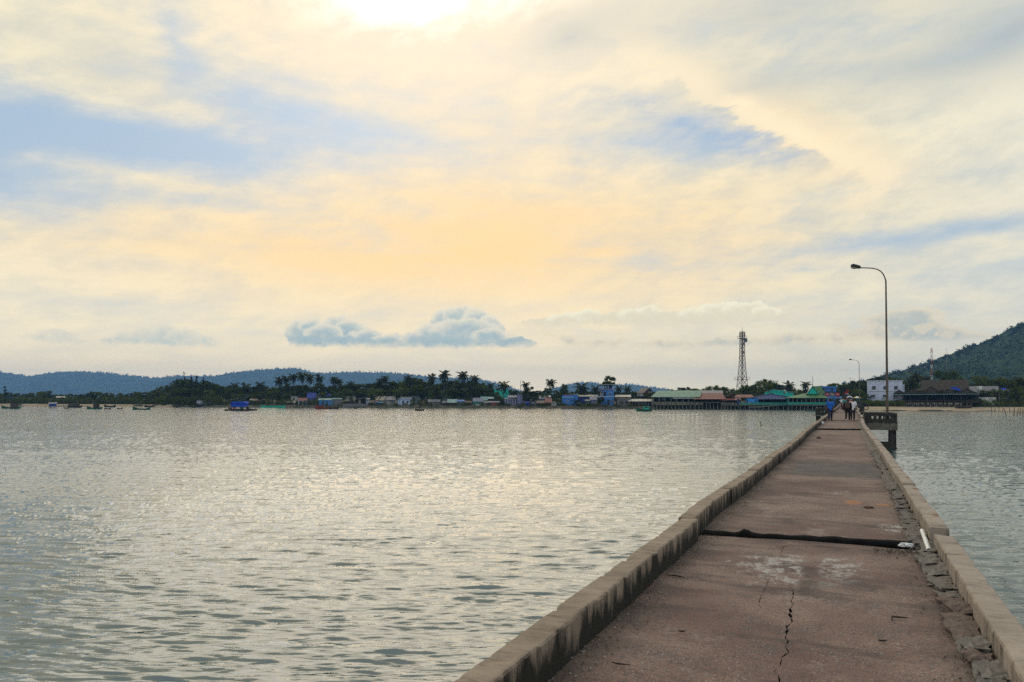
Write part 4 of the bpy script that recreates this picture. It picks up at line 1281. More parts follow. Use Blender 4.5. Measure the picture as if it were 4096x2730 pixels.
b.wall(890, 1085, 486, W_CREAM); b.flat(890, 1085, 486, R_LIGHT); b.win(940, 520, 20, 16); b.wall(1086, 1165, 490, W_BROWN, y0=1)
b = Bld('shed', 'open lean-to with a long pale roof climbing to the right', S_, 1100, 905, 1222, 5, 5)
b.shed(905, 1222, 561, 503, R_LIGHT, 'x'); b.wall(1080, 1220, 520, W_DARK, y0=1.0); b.wall(915, 1079, 560, W_BROWN, y0=1.0); b.posts(912, 1215, 6, 556, y=0.0); b.part('rooftop_box', MB().mat(W_DARK).box(b.x(985), b.x(1025), 1, 2, b.z(545), b.z(530)))
b.door(1135, 535, 26, 1.0, W_LGREY)
b = Bld('hut', 'narrow pale blue hut at the right end of the lean-to', U_, 1100, 1222, 1270, 6, 3)
b.wall(1224, 1268, 528, W_PALEBLUE); b.shed(1222, 1270, 527, 516, R_LIGHT); b.win(1240, 550, 14, 18)
b = Bld('sea_wall', 'low grey stone sea wall in front of the lean-to', 'wall', 1100, 905, 1250, 0.8, 0.6, rz=0)
for i in range(12):
    c0 = 905 + (1250 - 905) * i / 12; c1 = 905 + (1250 - 905) * (i + 1) / 12
    b.part('stone_panel', MB().mat(W_GREY).box(b.x(c0) + .02, b.x(c1) - .02, b.rnd.uniform(-.05, .05), 0.6, -1.0, b.z(592 + b.rnd.uniform(-2, 4))))
b = Bld('shop', 'small blue shop with an awning beside the grey shed', 'shop', 1100, 1290, 1420, 4, 3)
b.wall(1300, 1360, 560, W_DBLUE); b.wall(1361, 1420, 565, W_BLUE2, y0=0.1); b.shed(1285, 1362, 570, 548, R_BROWN, ov=0.9); b.shed(1380, 1440, 575, 560, R_TURQG, ov=0.8); b.posts(1330, 1350, 2, 565, y=-0.7, w=.08, mat=W_WHITE)
b = Bld('shed', 'big grey shed with brown roof patched by pale sheets', S_, 1100, 1355, 1620, 7, 8)
b.wall(1390, 1615, 545, W_GREY); b.gs(1350, 1490, 542, 490, R_BROWN, W_GREY); b.gs(1492, 1622, 536, 490, R_GREY, W_GREY)
for c in (1385, 1430, 1460): b.slab([(b.x(c - 22), -0.42, b.z(546)), (b.x(c - 8), -0.42, b.z(546)), (b.x(c + 26), 3.9, b.z(488)), (b.x(c + 12), 3.9, b.z(488))], 0.02, R_LIGHT, 'roof_patch')
b.door(1520, 558, 34, 0, W_LGREY); b.win(1580, 570, 16, 22)
b = Bld('house', 'pale blue concrete house with one window, door and stepped flat roof', H_, 1100, 1645, 1840, 5, 6)
b.wall(1682, 1815, 528, W_PALEBLUE); b.flat(1676, 1818, 528, W_PALEBLUE); b.wall(1690, 1842, 505, W_LGREY, y0=2.0); b.flat(1690, 1842, 505, R_LIGHT, y0=2); b.wall(1648, 1681, 535, W_PALEBLUE, y0=0.6)
b.door(1724, 552, 22); b.win(1781, 567, 22, 20, 0, M_FRAMED); b.win(1828, 555, 14, 26, 2.0); b.flat(1655, 1800, 522, R_LIGHT, y0=-0.1, y1=1.0, ov=0.1, th=0.1)
b = Bld('house', 'dark grey house wing behind the pale blue house', H_, 1100, 1846, 1935, 10, 5)
b.wall(1846, 1932, 492, W_GREENG); b.flat(1846, 1932, 492, R_GREY); b.win(1884, 560, 24, 26, 0, W_WHITE)
b = Bld('house', 'house with white roof terrace and railing above the grey shed', H_, 1100, 1705, 1825, 18, 5)
b.wall(1708, 1820, 476, W_GREY); b.flat(1708, 1820, 476, W_WHITE); b.rail(1740, 1820, 453, 474, W_WHITE, 0, 5, True)
b = Bld('house', 'brown roofed house deep among the trees behind the grey shed', H_, 1100, 1410, 1500, 24, 5)
b.wall(1413, 1497, 476, W_LAV); b.gs(1408, 1503, 476, 455, R_BROWN, W_LAV)
# --- middle
b = Bld('hut', 'low grey roofed hut left of the teal gable', U_, 1700, 40, 200, 5, 5)
b.wall(60, 195, 560, W_GREY); b.gs(36, 205, 560, 532, R_GREY, W_GREY); b.win(90, 580, 22, 18, 0, W_WHITE)
b = Bld('house', 'dark teal gabled house among palms', H_, 1700, 205, 330, 9, 6)
b.wall(207, 328, 545, W_GREENG); b.gf(205, 330, 545, 490, R_GREY, W_GREENG); b.win(250, 565, 14, 20, 0, W_WHITE)
b = Bld('hut', 'boarded hut with a grey green sheet roof sloping to the water', U_, 1700, 250, 420, 2.0, 5)
b.wall(252, 415, 575, W_BROWN); b.gs(300, 428, 570, 530, R_TURQG, W_BROWN); b.shed(240, 322, 580, 555, R_GREY); b.posts(255, 410, 5, 578, y=-0.5)
b = Bld('hut', 'small hut with a bright blue sheet roof', U_, 1700, 430, 610, 2.5, 4)
b.wall(432, 524, 560, W_GREENG); b.gs(428, 532, 557, 537, R_BLUE2, W_GREENG); b.wall(530, 608, 572, W_BROWN, y0=.5); b.shed(528, 615, 572, 552, R_BROWN, y0=.5); b.win(470, 585, 40, 14, 0, W_LGREY); b.win(545, 588, 14, 20, 0.5)
b = Bld('house', 'teal walled house with blue grey roof near the red hut', H_, 1700, 648, 770, 2.5, 5)
b.wall(648, 768, 560, W_TEAL); b.gs(642, 790, 556, 512, R_BGREY, W_TEAL); b.wall(640, 776, 598, W_LGREY, y0=-0.6, y1=-.02); b.wall(769, 850, 580, W_GREY, y0=.3); b.shed(755, 852, 575, 562, R_LIGHT, y0=.3)
b = Bld('house', 'brown house with pale teal sheet roof behind the teal walled one', H_, 1700, 745, 870, 9, 5)
b.wall(750, 920, 540, W_BROWN); b.gs(742, 846, 538, 495, R_TEAL, W_BROWN); b.gs(846, 930, 520, 498, R_TURQG, W_BROWN)
b = Bld('hut', 'orange brick hut with a flat pale roof', U_, 1700, 860, 1000, 2.0, 4)
b.wall(862, 998, 574, W_BROWN); b.wall(900, 985, 576, W_ORANGE, y0=-0.12, y1=-0.01); b.shed(857, 1003, 572, 557, R_BGREY)
b = Bld('house', 'tall turquoise house rising behind a palm', H_, 1700, 932, 1125, 16, 7)
b.wall(932, 1068, 415, W_TURQ); b.wall(1069, 1125, 400, W_TURQ, y0=0.4); b.wall(934, 958, 400, W_TURQ, y0=0.3, y1=2, cbot=416, name='parapet'); b.win(1095, 450, 14, 22, 0.4, W_TURQ); b.win(965, 450, 18, 24); b.part('floor_band', MB().mat(W_WHITE).box(b.x(930), b.x(1070), -0.15, -0.01, b.z(482), b.z(477)))
b = Bld('house', 'lavender grey house with slanting sheet roofs and porch', H_, 1700, 1065, 1230, 6, 6)
b.wall(1068, 1228, 530, W_LAV); b.shed(1060, 1225, 530, 515, R_BGREY); b.shed(1120, 1235, 512, 478, R_BGREY, y0=2.5); b.wall(1122, 1232, 505, W_LAV, y0=2.6); b.posts(1075, 1215, 5, 533, y=-0.6, w=.06, mat=W_WHITE); b.win(1100, 555, 14, 20); b.win(1190, 555, 20, 22)
b = Bld('house', 'blue grey rounded concrete house next to the round tree', H_, 1700, 1236, 1312, 5.5, 5)
a0, a1 = b.x(1236), b.x(1312); rr_ = (a1 - a0) / 2
mb = MB().mat(W_LAV); pr = [(a0 + rr_ + rr_ * math.cos(q), 2.2 - 2.2 * math.sin(q)) for q in np.linspace(math.pi, 0, 12)] + [(a1, 5), (a0, 5)]
n_ = len(pr); mb.add([(x, y, -0.4) for x, y in pr] + [(x, y, b.z(474)) for x, y in pr], [list(range(n_))[::-1], list(range(n_, 2 * n_))] + [(i, (i + 1) % n_, (i + 1) % n_ + n_, i + n_) for i in range(n_)]); b.part('wall', mb)
b.shed(1180, 1312, 482, 462, R_GREY, 'x', y0=1, y1=4); b.win(1258, 550, 12, 26, 0.5)
b = Bld('tarp_shelter', 'heap of goods under a deep blue tarp on the bank', 'tarp', 1700, 1350, 1425, 2.5, 2.5)
b.wall(1354, 1420, 574, M_TARP); b.shed(1348, 1427, 578, 564, M_TARP)
b = Bld('tarp_shelter', 'pale blue and white cloth screen beside the deep blue tarp', 'tarp', 1700, 1426, 1480, 3, 0.6)
b.wall(1428, 1478, 572, W_PALEBLUE); b.posts(1428, 1478, 2, 562, y=-.1)
b = Bld('house', 'house with plain grey sheet roof behind the brown hut', H_, 1700, 1535, 1690, 11, 6)
b.wall(1540, 1660, 520, W_GREY); b.gs(1532, 1664, 520, 482, R_GREY, W_GREY); b.gs(1664, 1692, 500, 480, R_LIGHT, W_GREY)
b = Bld('hut', 'dark hut with brown sheet roof near the water, left of the red roof', U_, 1700, 1505, 1612, 2.2, 4)
b.wall(1508, 1610, 580, W_DARK); b.gs(1502, 1616, 578, 550, R_BROWN, W_DARK)
b = Bld('hut', 'hut with a faded red sheet roof and brown boards', U_, 1700, 1615, 1705, 3.0, 5)
b.wall(1618, 1702, 572, W_BROWN); b.gs(1612, 1708, 568, 517, R_TILE, W_BROWN)
b = Bld('hut', 'small white gabled hut left of the blue house', U_, 1700, 1695, 1772, 2.4, 4)
b.wall(1698, 1770, 576, W_LGREY); b.gf(1696, 1772, 576, 554, R_LIGHT, W_LGREY, ov=.2); b.wall(1785, 1822, 584, W_WHITE, y0=.3, y1=.5, name='screen_wall'); b.win(1730, 590, 24, 12)
b = Bld('house', 'boxy bright blue house with small window and orange roof edge', H_, 1700, 1845, 2055, 4, 7)
b.wall(1845, 2004, 478, W_BLUE2); b.wall(2004.5, 2055, 468, W_BLUE2, y0=0.6); b.wall(1868, 1962, 470, W_ORANGE, y0=1.5, y1=4, cbot=479, name='roof_tiles'); b.part('eave_band', MB().mat(W_PALEBLUE).box(b.x(1843), b.x(2006), -0.2, -0.01, b.z(507), b.z(500)))
b.win(1917, 557, 16, 28, 0, W_WHITE); b.win(1972, 547, 22, 9, 0, M_FRAMED); b.flat(1960, 2055, 466, R_LIGHT, y0=1.0)
b = Bld('house', 'dark blue house under a wide white flat roof', H_, 1700, 2060, 2320, 8, 7)
b.wall(2065, 2198, 496, W_DBLUE); b.shed(2058, 2202, 492, 472, R_LIGHT); b.wall(2200, 2318, 492, W_CREAM, y0=1); b.shed(2198, 2322, 490, 470, R_LIGHT, y0=1)
b = Bld('shed', 'grey blue shed with lean-to roof and door right of the dark blue house', S_, 1700, 2160, 2305, 3.5, 4)
b.wall(2165, 2228, 552, W_GREENG); b.shed(2158, 2236, 552, 530, R_GREY); b.wall(2229, 2302, 540, W_LAV, y0=.2); b.shed(2226, 2308, 536, 494, R_BGREY, y0=.2); b.door(2216, 562, 22); b.wall(2040, 2085, 572, W_GREY, y0=0.5, y1=2, name='annex')
# --- tower house
b = Bld('tower_house', 'three storey blue house with an open roof terrace', H_, 2200, 660, 860, 6, 7)
b.wall(675, 860, 500, W_BLUE2); b.flat(640, 864, 503, W_PALEBLUE, th=0.25, ov=0.1); b.wall(712, 858, 408, W_BLUE2, cbot=494, name='upper_wall'); b.wall(676, 711, 412, W_LGREY, y0=1.2, cbot=494, name='stair_wall'); b.flat(652, 862, 410, W_LAV, th=0.22, ov=0.15)
b.wall(765, 838, 335, W_DBLUE, y0=1.5, y1=5, cbot=402, name='terrace_room'); b.flat(648, 850, 337, W_LGREY, th=0.16, ov=0.3); b.posts(660, 845, 4, 338, 402, y=0.2, w=.1, mat=W_PALEBLUE, name='terrace_post'); b.rail(655, 860, 385, 404, W_LAV, 0.0, 8)
b.win(805, 458, 40, 24, 0, W_PALEBLUE); b.door(737, 435, 34, 0, W_DARK, 490); b.win(832, 560, 22, 28, 0, W_LGREY); b.door(785, 535, 30); b.win(690, 450, 14, 40, 1.2, W_WHITE)
b = Bld('shed', 'brown shed with a long pale flat roof right of the tower house', S_, 2200, 885, 1090, 6, 7)
b.wall(888, 1075, 500, W_BROWN); b.shed(882, 1082, 499, 471, R_LIGHT); b.wall(905, 1070, 525, W_GREY, y0=-1.5, y1=-0.02); b.shed(900, 1075, 527, 512, R_BROWN, y0=-1.5, y1=0, ov=.2); b.win(960, 570, 50, 26, -1.5, M_FRAMED); b.win(1030, 570, 40, 26, -1.5, M_FRAMED)
b = Bld('shed', 'open market shed with pale roof and many posts beside the green hall', S_, 2200, 1065, 1370, 3, 6)
b.shed(1062, 1374, 558, 528, R_LIGHT); b.wall(1075, 1360, 560, W_DARK, y0=2.5); b.posts(1070, 1365, 8, 556, y=-0.2, mat=M_POST); b.wall(1180, 1340, 575, W_LAV, y0=2.0, y1=2.48, name='stall_front')
b = Bld('house', 'stilt house with grey pitched roof and white columns behind the market shed', H_, 2200, 1175, 1400, 18, 8)
b.wall(1258, 1385, 445, W_BROWN, cbot=490); b.wall(1180, 1257, 450, W_GREY, y0=1.0, cbot=490); b.gf(1255, 1395, 447, 376, R_GREY, W_BROWN, apex=1335); b.slab([(b.x(1170), -0.6, b.z(446)), (b.x(1290), -0.6, b.z(446)), (b.x(1330), 4, b.z(378)), (b.x(1235), 4, b.z(378))], .08, R_BROWN); b.posts(1180, 1250, 5, 446, 490, y=-.3, w=.1, mat=W_WHITE, name='column'); b.posts(1180, 1385, 5, 489, y=.5, w=.12); b.win(1350, 436, 46, 6, 0, W_WHITE)


# --- restaurants on stilts over the water
b = Bld('restaurant_hall', 'large open restaurant hall with pale green roof on stilts over the water', 'restaurant', 2200, 1380, 2040, -1.0, 11, zb=0.0)
b.floor(1378, 1950, 574); b.hip(1378, 1985, 500, 1452, 1990, 411, R_GREEN); b.slab([(b.x(1985), -0.5, b.z(500)), (b.x(2010), -0.5, b.z(498)), (b.x(2045), 5.5, b.z(411)), (b.x(1990), 5.5, b.z(411))], .08, R_GREEN)
b.part('fascia', MB().mat(W_WHITE).box(b.x(1650), b.x(1945), -0.55, -0.45, b.z(521), b.z(511)))
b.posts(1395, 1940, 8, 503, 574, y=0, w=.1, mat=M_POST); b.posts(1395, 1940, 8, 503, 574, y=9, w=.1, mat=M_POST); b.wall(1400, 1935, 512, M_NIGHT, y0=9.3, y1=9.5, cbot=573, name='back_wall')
b.rail(1380, 1945, 566, 574, M_POST, -0.2, 12); b.stilts(1392, 1930, 12, 578, M_POST, 0.10, (0.02, 0.45))
for c, mm in ((1470, W_LAV), (1620, W_BLUE2), (1530, W_PALEBLUE), (1705, W_WHITE)): b.part('hanging_cloth', MB().mat(mm).box(b.x(c - 18), b.x(c + 18), 6.0, 6.05, b.z(545), b.z(512)))
b = Bld('restaurant_hall', 'hall with a grey sheet roof showing above the red roofs', 'restaurant', 2200, 2060, 2300, 8, 8)
b.wall(2065, 2295, 448, W_DARK); b.gs(2045, 2322, 448, 411, R_GREY, W_GREEN if False else W_GREENG)
b = Bld('restaurant_hall', 'restaurant with the widest red brown roof on stilts', 'restaurant', 2200, 1950, 2350, -1.0, 10, zb=0.0)
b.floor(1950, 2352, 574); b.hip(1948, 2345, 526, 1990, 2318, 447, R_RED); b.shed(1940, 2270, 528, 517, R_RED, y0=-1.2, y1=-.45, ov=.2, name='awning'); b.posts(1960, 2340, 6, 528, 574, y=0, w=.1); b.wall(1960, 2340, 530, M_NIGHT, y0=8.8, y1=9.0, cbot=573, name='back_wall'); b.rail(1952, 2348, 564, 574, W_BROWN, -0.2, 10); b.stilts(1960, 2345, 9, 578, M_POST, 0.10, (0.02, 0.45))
b = Bld('restaurant_hall', 'restaurant with two small gabled red roofs and a low awning on stilts', 'restaurant', 2800, 290, 540, -0.6, 8, zb=0.0)
b.floor(330, 515, 578); b.gf(335, 462, 492, 446, R_RED, W_BROWN, apex=455, y0=2.0); b.shed(285, 535, 541, 508, R_RED, y0=-.8, y1=3, name='awning'); b.hip(462, 715, 506, 500, 690, 468, R_RED, y0=3); b.posts(345, 510, 4, 540, 578, y=0, w=.1); b.wall(340, 512, 540, M_NIGHT, y0=6, y1=6.2, cbot=577, name='back_wall'); b.stilts(325, 515, 5, 580, M_POST, 0.10, (0.02, 0.5)); b.rail(330, 515, 566, 578, W_BROWN, -.2, 6)
b = Bld('restaurant_hall', 'restaurant with blue side panel, wide blue grey gable and turquoise railings on stilts', 'restaurant', 2800, 540, 1175, -1.0, 10, zb=0.0)
b.floor(545, 1168, 604); b.wall(636, 788, 522, W_BLUE, y0=0.3, y1=0.5, cbot=575, name='side_panel'); b.wall(515, 545, 522, W_DBLUE, y0=.3, y1=4, cbot=590); b.gf(640, 1290, 515, 452, R_GREY, W_LAV, apex=940, y0=1.5); b.shed(790, 1172, 526, 517, R_BGREY, y0=-.8, y1=1.2, name='awning')
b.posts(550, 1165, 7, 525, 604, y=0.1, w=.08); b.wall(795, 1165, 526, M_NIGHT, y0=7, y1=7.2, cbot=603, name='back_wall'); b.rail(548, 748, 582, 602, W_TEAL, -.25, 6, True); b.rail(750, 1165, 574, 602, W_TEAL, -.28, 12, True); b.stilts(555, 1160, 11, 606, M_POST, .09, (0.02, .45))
b.slab([(b.x(665), -2.2, b.z(636)), (b.x(800), -2.2, b.z(634)), (b.x(1160), -1.2, b.z(598)), (b.x(1160), -0.4, b.z(598)), (b.x(800), -1.4, b.z(628)), (b.x(665), -1.4, b.z(630))], .1, M_POST, 'gangway'); b.stilts(670, 1100, 6, 630, M_POST, .06, (-.17,))
b = Bld('house', 'bright teal house with low gable above the blue grey restaurant roof', H_, 2800, 880, 1245, 12, 8)
b.wall(880, 1244, 436, W_TURQ); b.gf(872, 1252, 432, 394, R_LIGHT, W_TURQ, apex=1000, ov=.25); b.win(1130, 447, 26, 18); b.win(1195, 447, 14, 12); b.win(1225, 447, 10, 12)
b = Bld('restaurant_pavilion', 'restaurant pavilion with steep green roof and turquoise gable on stilts', 'restaurant', 2800, 1175, 1715, -1.2, 10, zb=0.0)
b.floor(1195, 1712, 604); b.hip(1185, 1690, 512, 1400, 1600, 452, R_GREEN2, y1=10); b.gf(1436, 1594, 460, 356, R_GREEN2, W_TURQ, apex=1512, y0=3.2, y1=9.5, ov=.3)
b.slab([(b.x(1514), 3.0, b.z(354)), (b.x(1622), 5.5, b.z(352)), (b.x(1692), 5.5, b.z(470)), (b.x(1600), 3.0, b.z(462))], .08, R_GREEN2)
b.posts(1205, 1705, 10, 514, 604, y=0.05, w=.09, mat=M_POST); b.wall(1215, 1700, 516, M_NIGHT, y0=8, y1=8.2, cbot=603, name='back_wall'); b.rail(1198, 1710, 572, 600, W_TEAL, -.25, 12, True); b.stilts(1205, 1705, 11, 606, M_POST, .09, (0.02, .45))
for c in (1424, 1527, 1598): b.win(c, 545, 9, 36, 7.98, W_WHITE, W_WHITE)
b = Bld('house', 'violet blue upper house with flat slab roof beside the green pavilion', H_, 2800, 1655, 1825, 10, 7)
b.wall(1685, 1825, 378, W_LAV if False else W_BLUE2); b.flat(1650, 1828, 378, W_BLUE2, th=.5); b.win(1770, 400, 26, 26, 0, W_DBLUE); b.win(1700, 398, 14, 22)
b = Bld('signboard', 'row of three red advertising panels above a blue awning at the pier head', 'sign', 2800, 1690, 1892, 3.5, 0.5)
M_SRED = wc('sign_red', 176, 40, 34, dirt=.1); M_SPIC = wc('sign_dark_picture', 78, 74, 72); M_SWHITE = wc('sign_white', 214, 208, 200, dirt=.05)
for c0, c1, mm in ((1690, 1742, M_SRED), (1745, 1812, M_SPIC), (1815, 1872, M_SRED)):
    p = b.part('panel', MB().mat(mm).box(b.x(c0), b.x(c1), 0, 0.12, b.z(489), b.z(444)))
    w = c1 - c0
    for k, (f0, f1, q0, q1) in enumerate(((.28, .72, 458, 464), (.2, .8, 470, 473)) if mm is M_SRED else ((.1, .6, 450, 456), (.35, .9, 460, 466), (.15, .85, 480, 484))):
        MB().mat(M_SWHITE).box(b.x(c0 + w * f0), b.x(c0 + w * f1), -0.02, 0.0, b.z(q1), b.z(q0)).build('print_mark', None, p)
b.part('top_beam', MB().mat(W_DARK).box(b.x(1688), b.x(1895), -.1, .3, b.z(441), b.z(427))); b.shed(1640, 1890, 514, 496, R_BLUE2, y0=-1.8, y1=-.1, ov=.2, name='awning'); b.posts(1650, 1880, 6, 512, y=-1.7, mat=M_POST); b.posts(1692, 1890, 3, 430, y=.4)
b = Bld('shop', 'small shop with red and white signs under dark trees at the pier head', 'shop', 2800, 1895, 2000, 14, 5)
b.wall(1900, 1990, 470, W_BROWN); b.flat(1900, 1990, 470, R_BROWN); b.part('sign', MB().mat(M_SRED).box(b.x(1935), b.x(1985), -.15, -.02, b.z(452), b.z(432))); b.part('sign', MB().mat(M_SWHITE).box(b.x(1955), b.x(2000), -.15, -.02, b.z(476), b.z(455))); b.part('sign', MB().mat(M_SRED).box(b.x(1965), b.x(1995), -.15, -.02, b.z(428), b.z(408)))
# --- right of the pier
b = Bld('concrete_house', 'bare pale concrete block house with two rows of windows', H_, 3396, 265, 700, 16, 10)
b.wall(275, 690, 290, W_CONC); b.wall(268, 700, 278, W_CONC, y0=-.12, y1=3, cbot=291, name='parapet'); b.wall(691, 720, 330, W_CONC, y0=2)
for c in (350, 487, 613): b.win(c, 377, 44, 48, 0, W_CONC)
for c in (338, 487, 613): b.win(c, 488, 58, 36, 0, W_CONC); b.part('sill', MB().mat(W_LGREY).box(b.x(c - 36), b.x(c + 36), -.22, -.01, b.z(516), b.z(510)))
b.part('floor_band', MB().mat(W_LGREY).box(b.x(272), b.x(692), -.08, -.01, b.z(428), b.z(422)))
b = Bld('thatched_restaurant', 'long dark restaurant with thatched roofs and railed terrace on stilts above the beach', 'restaurant', 3396, 640, 1660, 9.5, 12, zb=0.5)
b.floor(672, 1655, 572, M_POSTD); b.slab([(b.x(640), -.9, b.z(464)), (b.x(1655), -.9, b.z(460)), (b.x(1640), 3, b.z(445)), (b.x(655), 3, b.z(448))], .12, R_TURQG, 'eave')
for c0, c1, a_, tp in ((665, 800, 728, 398), (800, 985, 893, 388), (985, 1240, 1110, 352), (1210, 1400, 1300, 392), (1395, 1640, 1515, 385)):
    b.gf(c0, c1, 448, tp, M_THATCH, M_THATCH, apex=a_, y0=-.3, y1=8, ov=.15)
b.gs(1000, 1560, 400, 266, M_THATCH, M_THATCH, y0=2.5, y1=12); b.slab([(b.x(905), 2.5, b.z(420)), (b.x(1005), 2.2, b.z(410)), (b.x(1150), 7.2, b.z(262)), (b.x(1140), 7.2, b.z(268))], .15, M_THATCH)
b.slab([(b.x(1320), 1.4, b.z(372)), (b.x(1395), 1.4, b.z(366)), (b.x(1465), 1.4, b.z(405)), (b.x(1435), 1.2, b.z(418))], .05, M_TARP, 'blue_tarp')
b.posts(672, 1650, 6, 462, 572, y=0, w=.09); b.posts(800, 1600, 5, 462, 572, y=7, w=.09); b.wall(680, 1650, 468, M_NIGHT, y0=9, y1=9.2, cbot=571, name='back_wall'); b.rail(672, 1655, 545, 571, W_BROWN, -.2, 14)
b.stilts(675, 1525, 13, 574, M_POST, .09, (0.0, .4), -.6)
b = Bld('house', 'white house with grey hipped roof and decorated porch gable among bushes', H_, 3396, 1655, 2000, 14, 8)
b.wall(1735, 1980, 440, W_DARK); b.gs(1650, 1990, 440, 352, R_GREY, W_GREY); b.gf(1835, 1995, 440, 392, R_BROWN, W_CREAM, y0=-1.2, y1=3); b.posts(1840, 1985, 2, 445, y=-1.0, w=.14, mat=W_LGREY, name='column'); b.win(1880, 475, 60, 30, 0, M_FRAMED); b.part('water_tank', MB().mat(W_WHITE).tube([(b.x(1768), -0.6, b.z(432)), (b.x(1768), -.6, b.z(355))], 0.62, 12))
b.wall(1755, 1945, 505, W_WHITE, y0=-2.5, y1=-2.3, name='garden_wall')
b = Bld('house', 'white house under the blue water tank at the right edge', H_, 3396, 2075, 2260, 16, 7)
b.wall(2085, 2255, 405, W_WHITE); b.flat(2120, 2255, 405, R_LIGHT); b.win(2110, 470, 18, 40); b.win(2200, 470, 22, 26); b.part('water_tank', MB().mat(M_TARP).tube([(b.x(2040), 1, b.z(408)), (b.x(2122), 1, b.z(408))], 0.62, 14)); b.posts(2045, 2115, 3, 420, y=1.0, w=.1)


# ------------------------------------------------------------ lattice tower and masts
M_LATT = paint('lattice_steel', (0.20, 0.17, 0.15), 0.6, 0.2, 0.2)
M_DISH = paint('dish_grey', (0.10, 0.10, 0.11), 0.6)
M_REDW = paint('mast_red', (0.35, 0.06, 0.04), 0.6)


def lattice_tower():
    Y = 350.0; px = 2969.0; X = Xp(px, Y); zb = ground_z(px, 100)
    root = empty('lattice_tower', (X, Y, zb), 0.35)
    tag(root, 'tall steel lattice telecom tower with round dishes behind the trees', 'tower')
    hz = lambda py: Zp(py, Y) - zb
    prof = [(1640, 27), (1545, 19.5), (1518, 17), (1470, 12.5), (1420, 9.8), (1360, 9.0), (1328, 8.4)]   # half width in photo px
    pys = [p[0] for p in prof][::-1]; hws = [p[1] for p in prof][::-1]
    half = lambda py: float(np.interp(py, pys, hws)) / F * Y * 0.74
    levels = [1640, 1612, 1588, 1566, 1545, 1518, 1494, 1472, 1452, 1434, 1416, 1400, 1384, 1368, 1352, 1338, 1328]
    corners = [(-1, -1), (1, -1), (1, 1), (-1, 1)]
    for cx_, cy_ in corners:
        MB().mat(M_LATT).tube([(cx_ * half(p), cy_ * half(p), hz(p)) for p in levels], 0.16, 6).build('leg', None, root)
    br = MB().mat(M_LATT)
    for a, b in zip(levels[:-1], levels[1:]):
        for k in range(4):
            c, d = corners[k], corners[(k + 1) % 4]
            P0, P1 = (c[0] * half(a), c[1] * half(a), hz(a)), (d[0] * half(b), d[1] * half(b), hz(b))
            Q0, Q1 = (d[0] * half(a), d[1] * half(a), hz(a)), (c[0] * half(b), c[1] * half(b), hz(b))
            br.tube([P0, P1], 0.075, 4); br.tube([Q0, Q1], 0.075, 4); br.tube([Q1, P1], 0.085, 4)
    br = br.build('bracing', None, root); br['kind'] = 'stuff'
    for p, w in ((1518, 1.45), (1354, 1.5)):
        h = half(p) * w + 0.35
        MB().mat(M_LATT).box(-h, h, -h, h, hz(p) - .12, hz(p) + .08).build('platform', None, root)
        r = MB().mat(M_LATT)
        for c, d in zip(corners, corners[1:] + corners[:1]): r.tube([(c[0] * h, c[1] * h, hz(p) + 1.0), (d[0] * h, d[1] * h, hz(p) + 1.0)], 0.06, 5)
        for c in corners: r.tube([(c[0] * h, c[1] * h, hz(p)), (c[0] * h, c[1] * h, hz(p) + 1.0)], .06, 5)
        r.build('platform_rail', None, root)
    for dx, py, rad, mm in ((6.5, 1363, 0.96, M_DISH), (-5.5, 1377, 0.75, M_LATT), (-6.5, 1411, .72, M_LATT), (-9, 1362, .55, M_LATT)):
        x = dx / F * Y
        d = MB().mat(mm); d.tube([(x, -half(py) - .9, hz(py)), (x, -half(py) - .5, hz(py)), (x, -half(py) - .3, hz(py))], [rad, rad * .95, rad * .3], 16)
        d.build('dish', None, root)
    for k in range(6):
        a = k * math.pi / 3; r = half(1335) + .55
        MB().mat(M_DISH).box(math.cos(a) * r - .13, math.cos(a) * r + .13, math.sin(a) * r - .1, math.sin(a) * r + .1, hz(1348), hz(1331)).build('panel_antenna', None, root)
    MB().mat(M_LATT).tube([(0, 0, hz(1330)), (0, 0, hz(1308))], [.14, .05], 6).build('mast', None, root)


lattice_tower()


def mast(px, top, Y, label, red=False, r=0.16):
    zb = ground_z(px, Y - shoreY(px)) - .2; root = empty('mast', (Xp(px, Y), Y, zb)); tag(root, label, 'mast')
    H = Zp(top, Y) - zb
    if not red:
        MB().mat(M_LATT).tube([(0, 0, 0), (0, 0, H * .7), (0, 0, H)], [r, r * .8, r * .4], 8).build('pole', None, root); return
    n = 10
    for k in range(n):
        q = MB().mat(M_REDW if k % 2 else W_WHITE)
        for c in ((-1, -1), (1, -1), (0, 1)): q.tube([(c[0] * .3, c[1] * .3, H * k / n), (c[0] * .3, c[1] * .3, H * (k + 1) / n - .01)], .07, 5)
        q.tube([(-.3, -.3, H * k / n), (.3, -.3, H * (k + 1) / n)], .05, 4); q.tube([(.3, -.3, H * k / n), (0, .3, H * (k + 1) / n)], .05, 4)
        s_ = q.build('mast_section', None, root); s_['kind'] = 'stuff'


mast(3725, 1392, 300, 'red and white lattice mast in front of the green hill', True)
mast(3787, 1394, 320, 'thin grey mast right of the red and white one against the hill', r=.12)
mast(3251, 1506, 250, 'plain pole rising beside the steep green roof', r=.13)
mast(2083, 1520, 262, 'bare pole standing by the lone palm right of the turquoise house', r=.12)


# stakes driven into the shallow water
ORD = 'first second third fourth fifth sixth seventh eighth ninth tenth eleventh twelfth thirteenth fourteenth fifteenth sixteenth seventeenth eighteenth nineteenth twentieth'.split()


def stake(px, pt, pb, lean, label, group=None, r=0.07):
    Y = F * CAMZ / (pb - HY); X = Xp(px, Y); H = Zp(pt, Y)
    o = MB().mat(M_POSTD).tube([(-lean * .4, 0, -0.8), (0, 0, 0), (lean, 0.05, H)], [r, r, r * .8], 7).build('stake')
    o.location = (X, Y, 0); tag(o, label, 'stake', group)


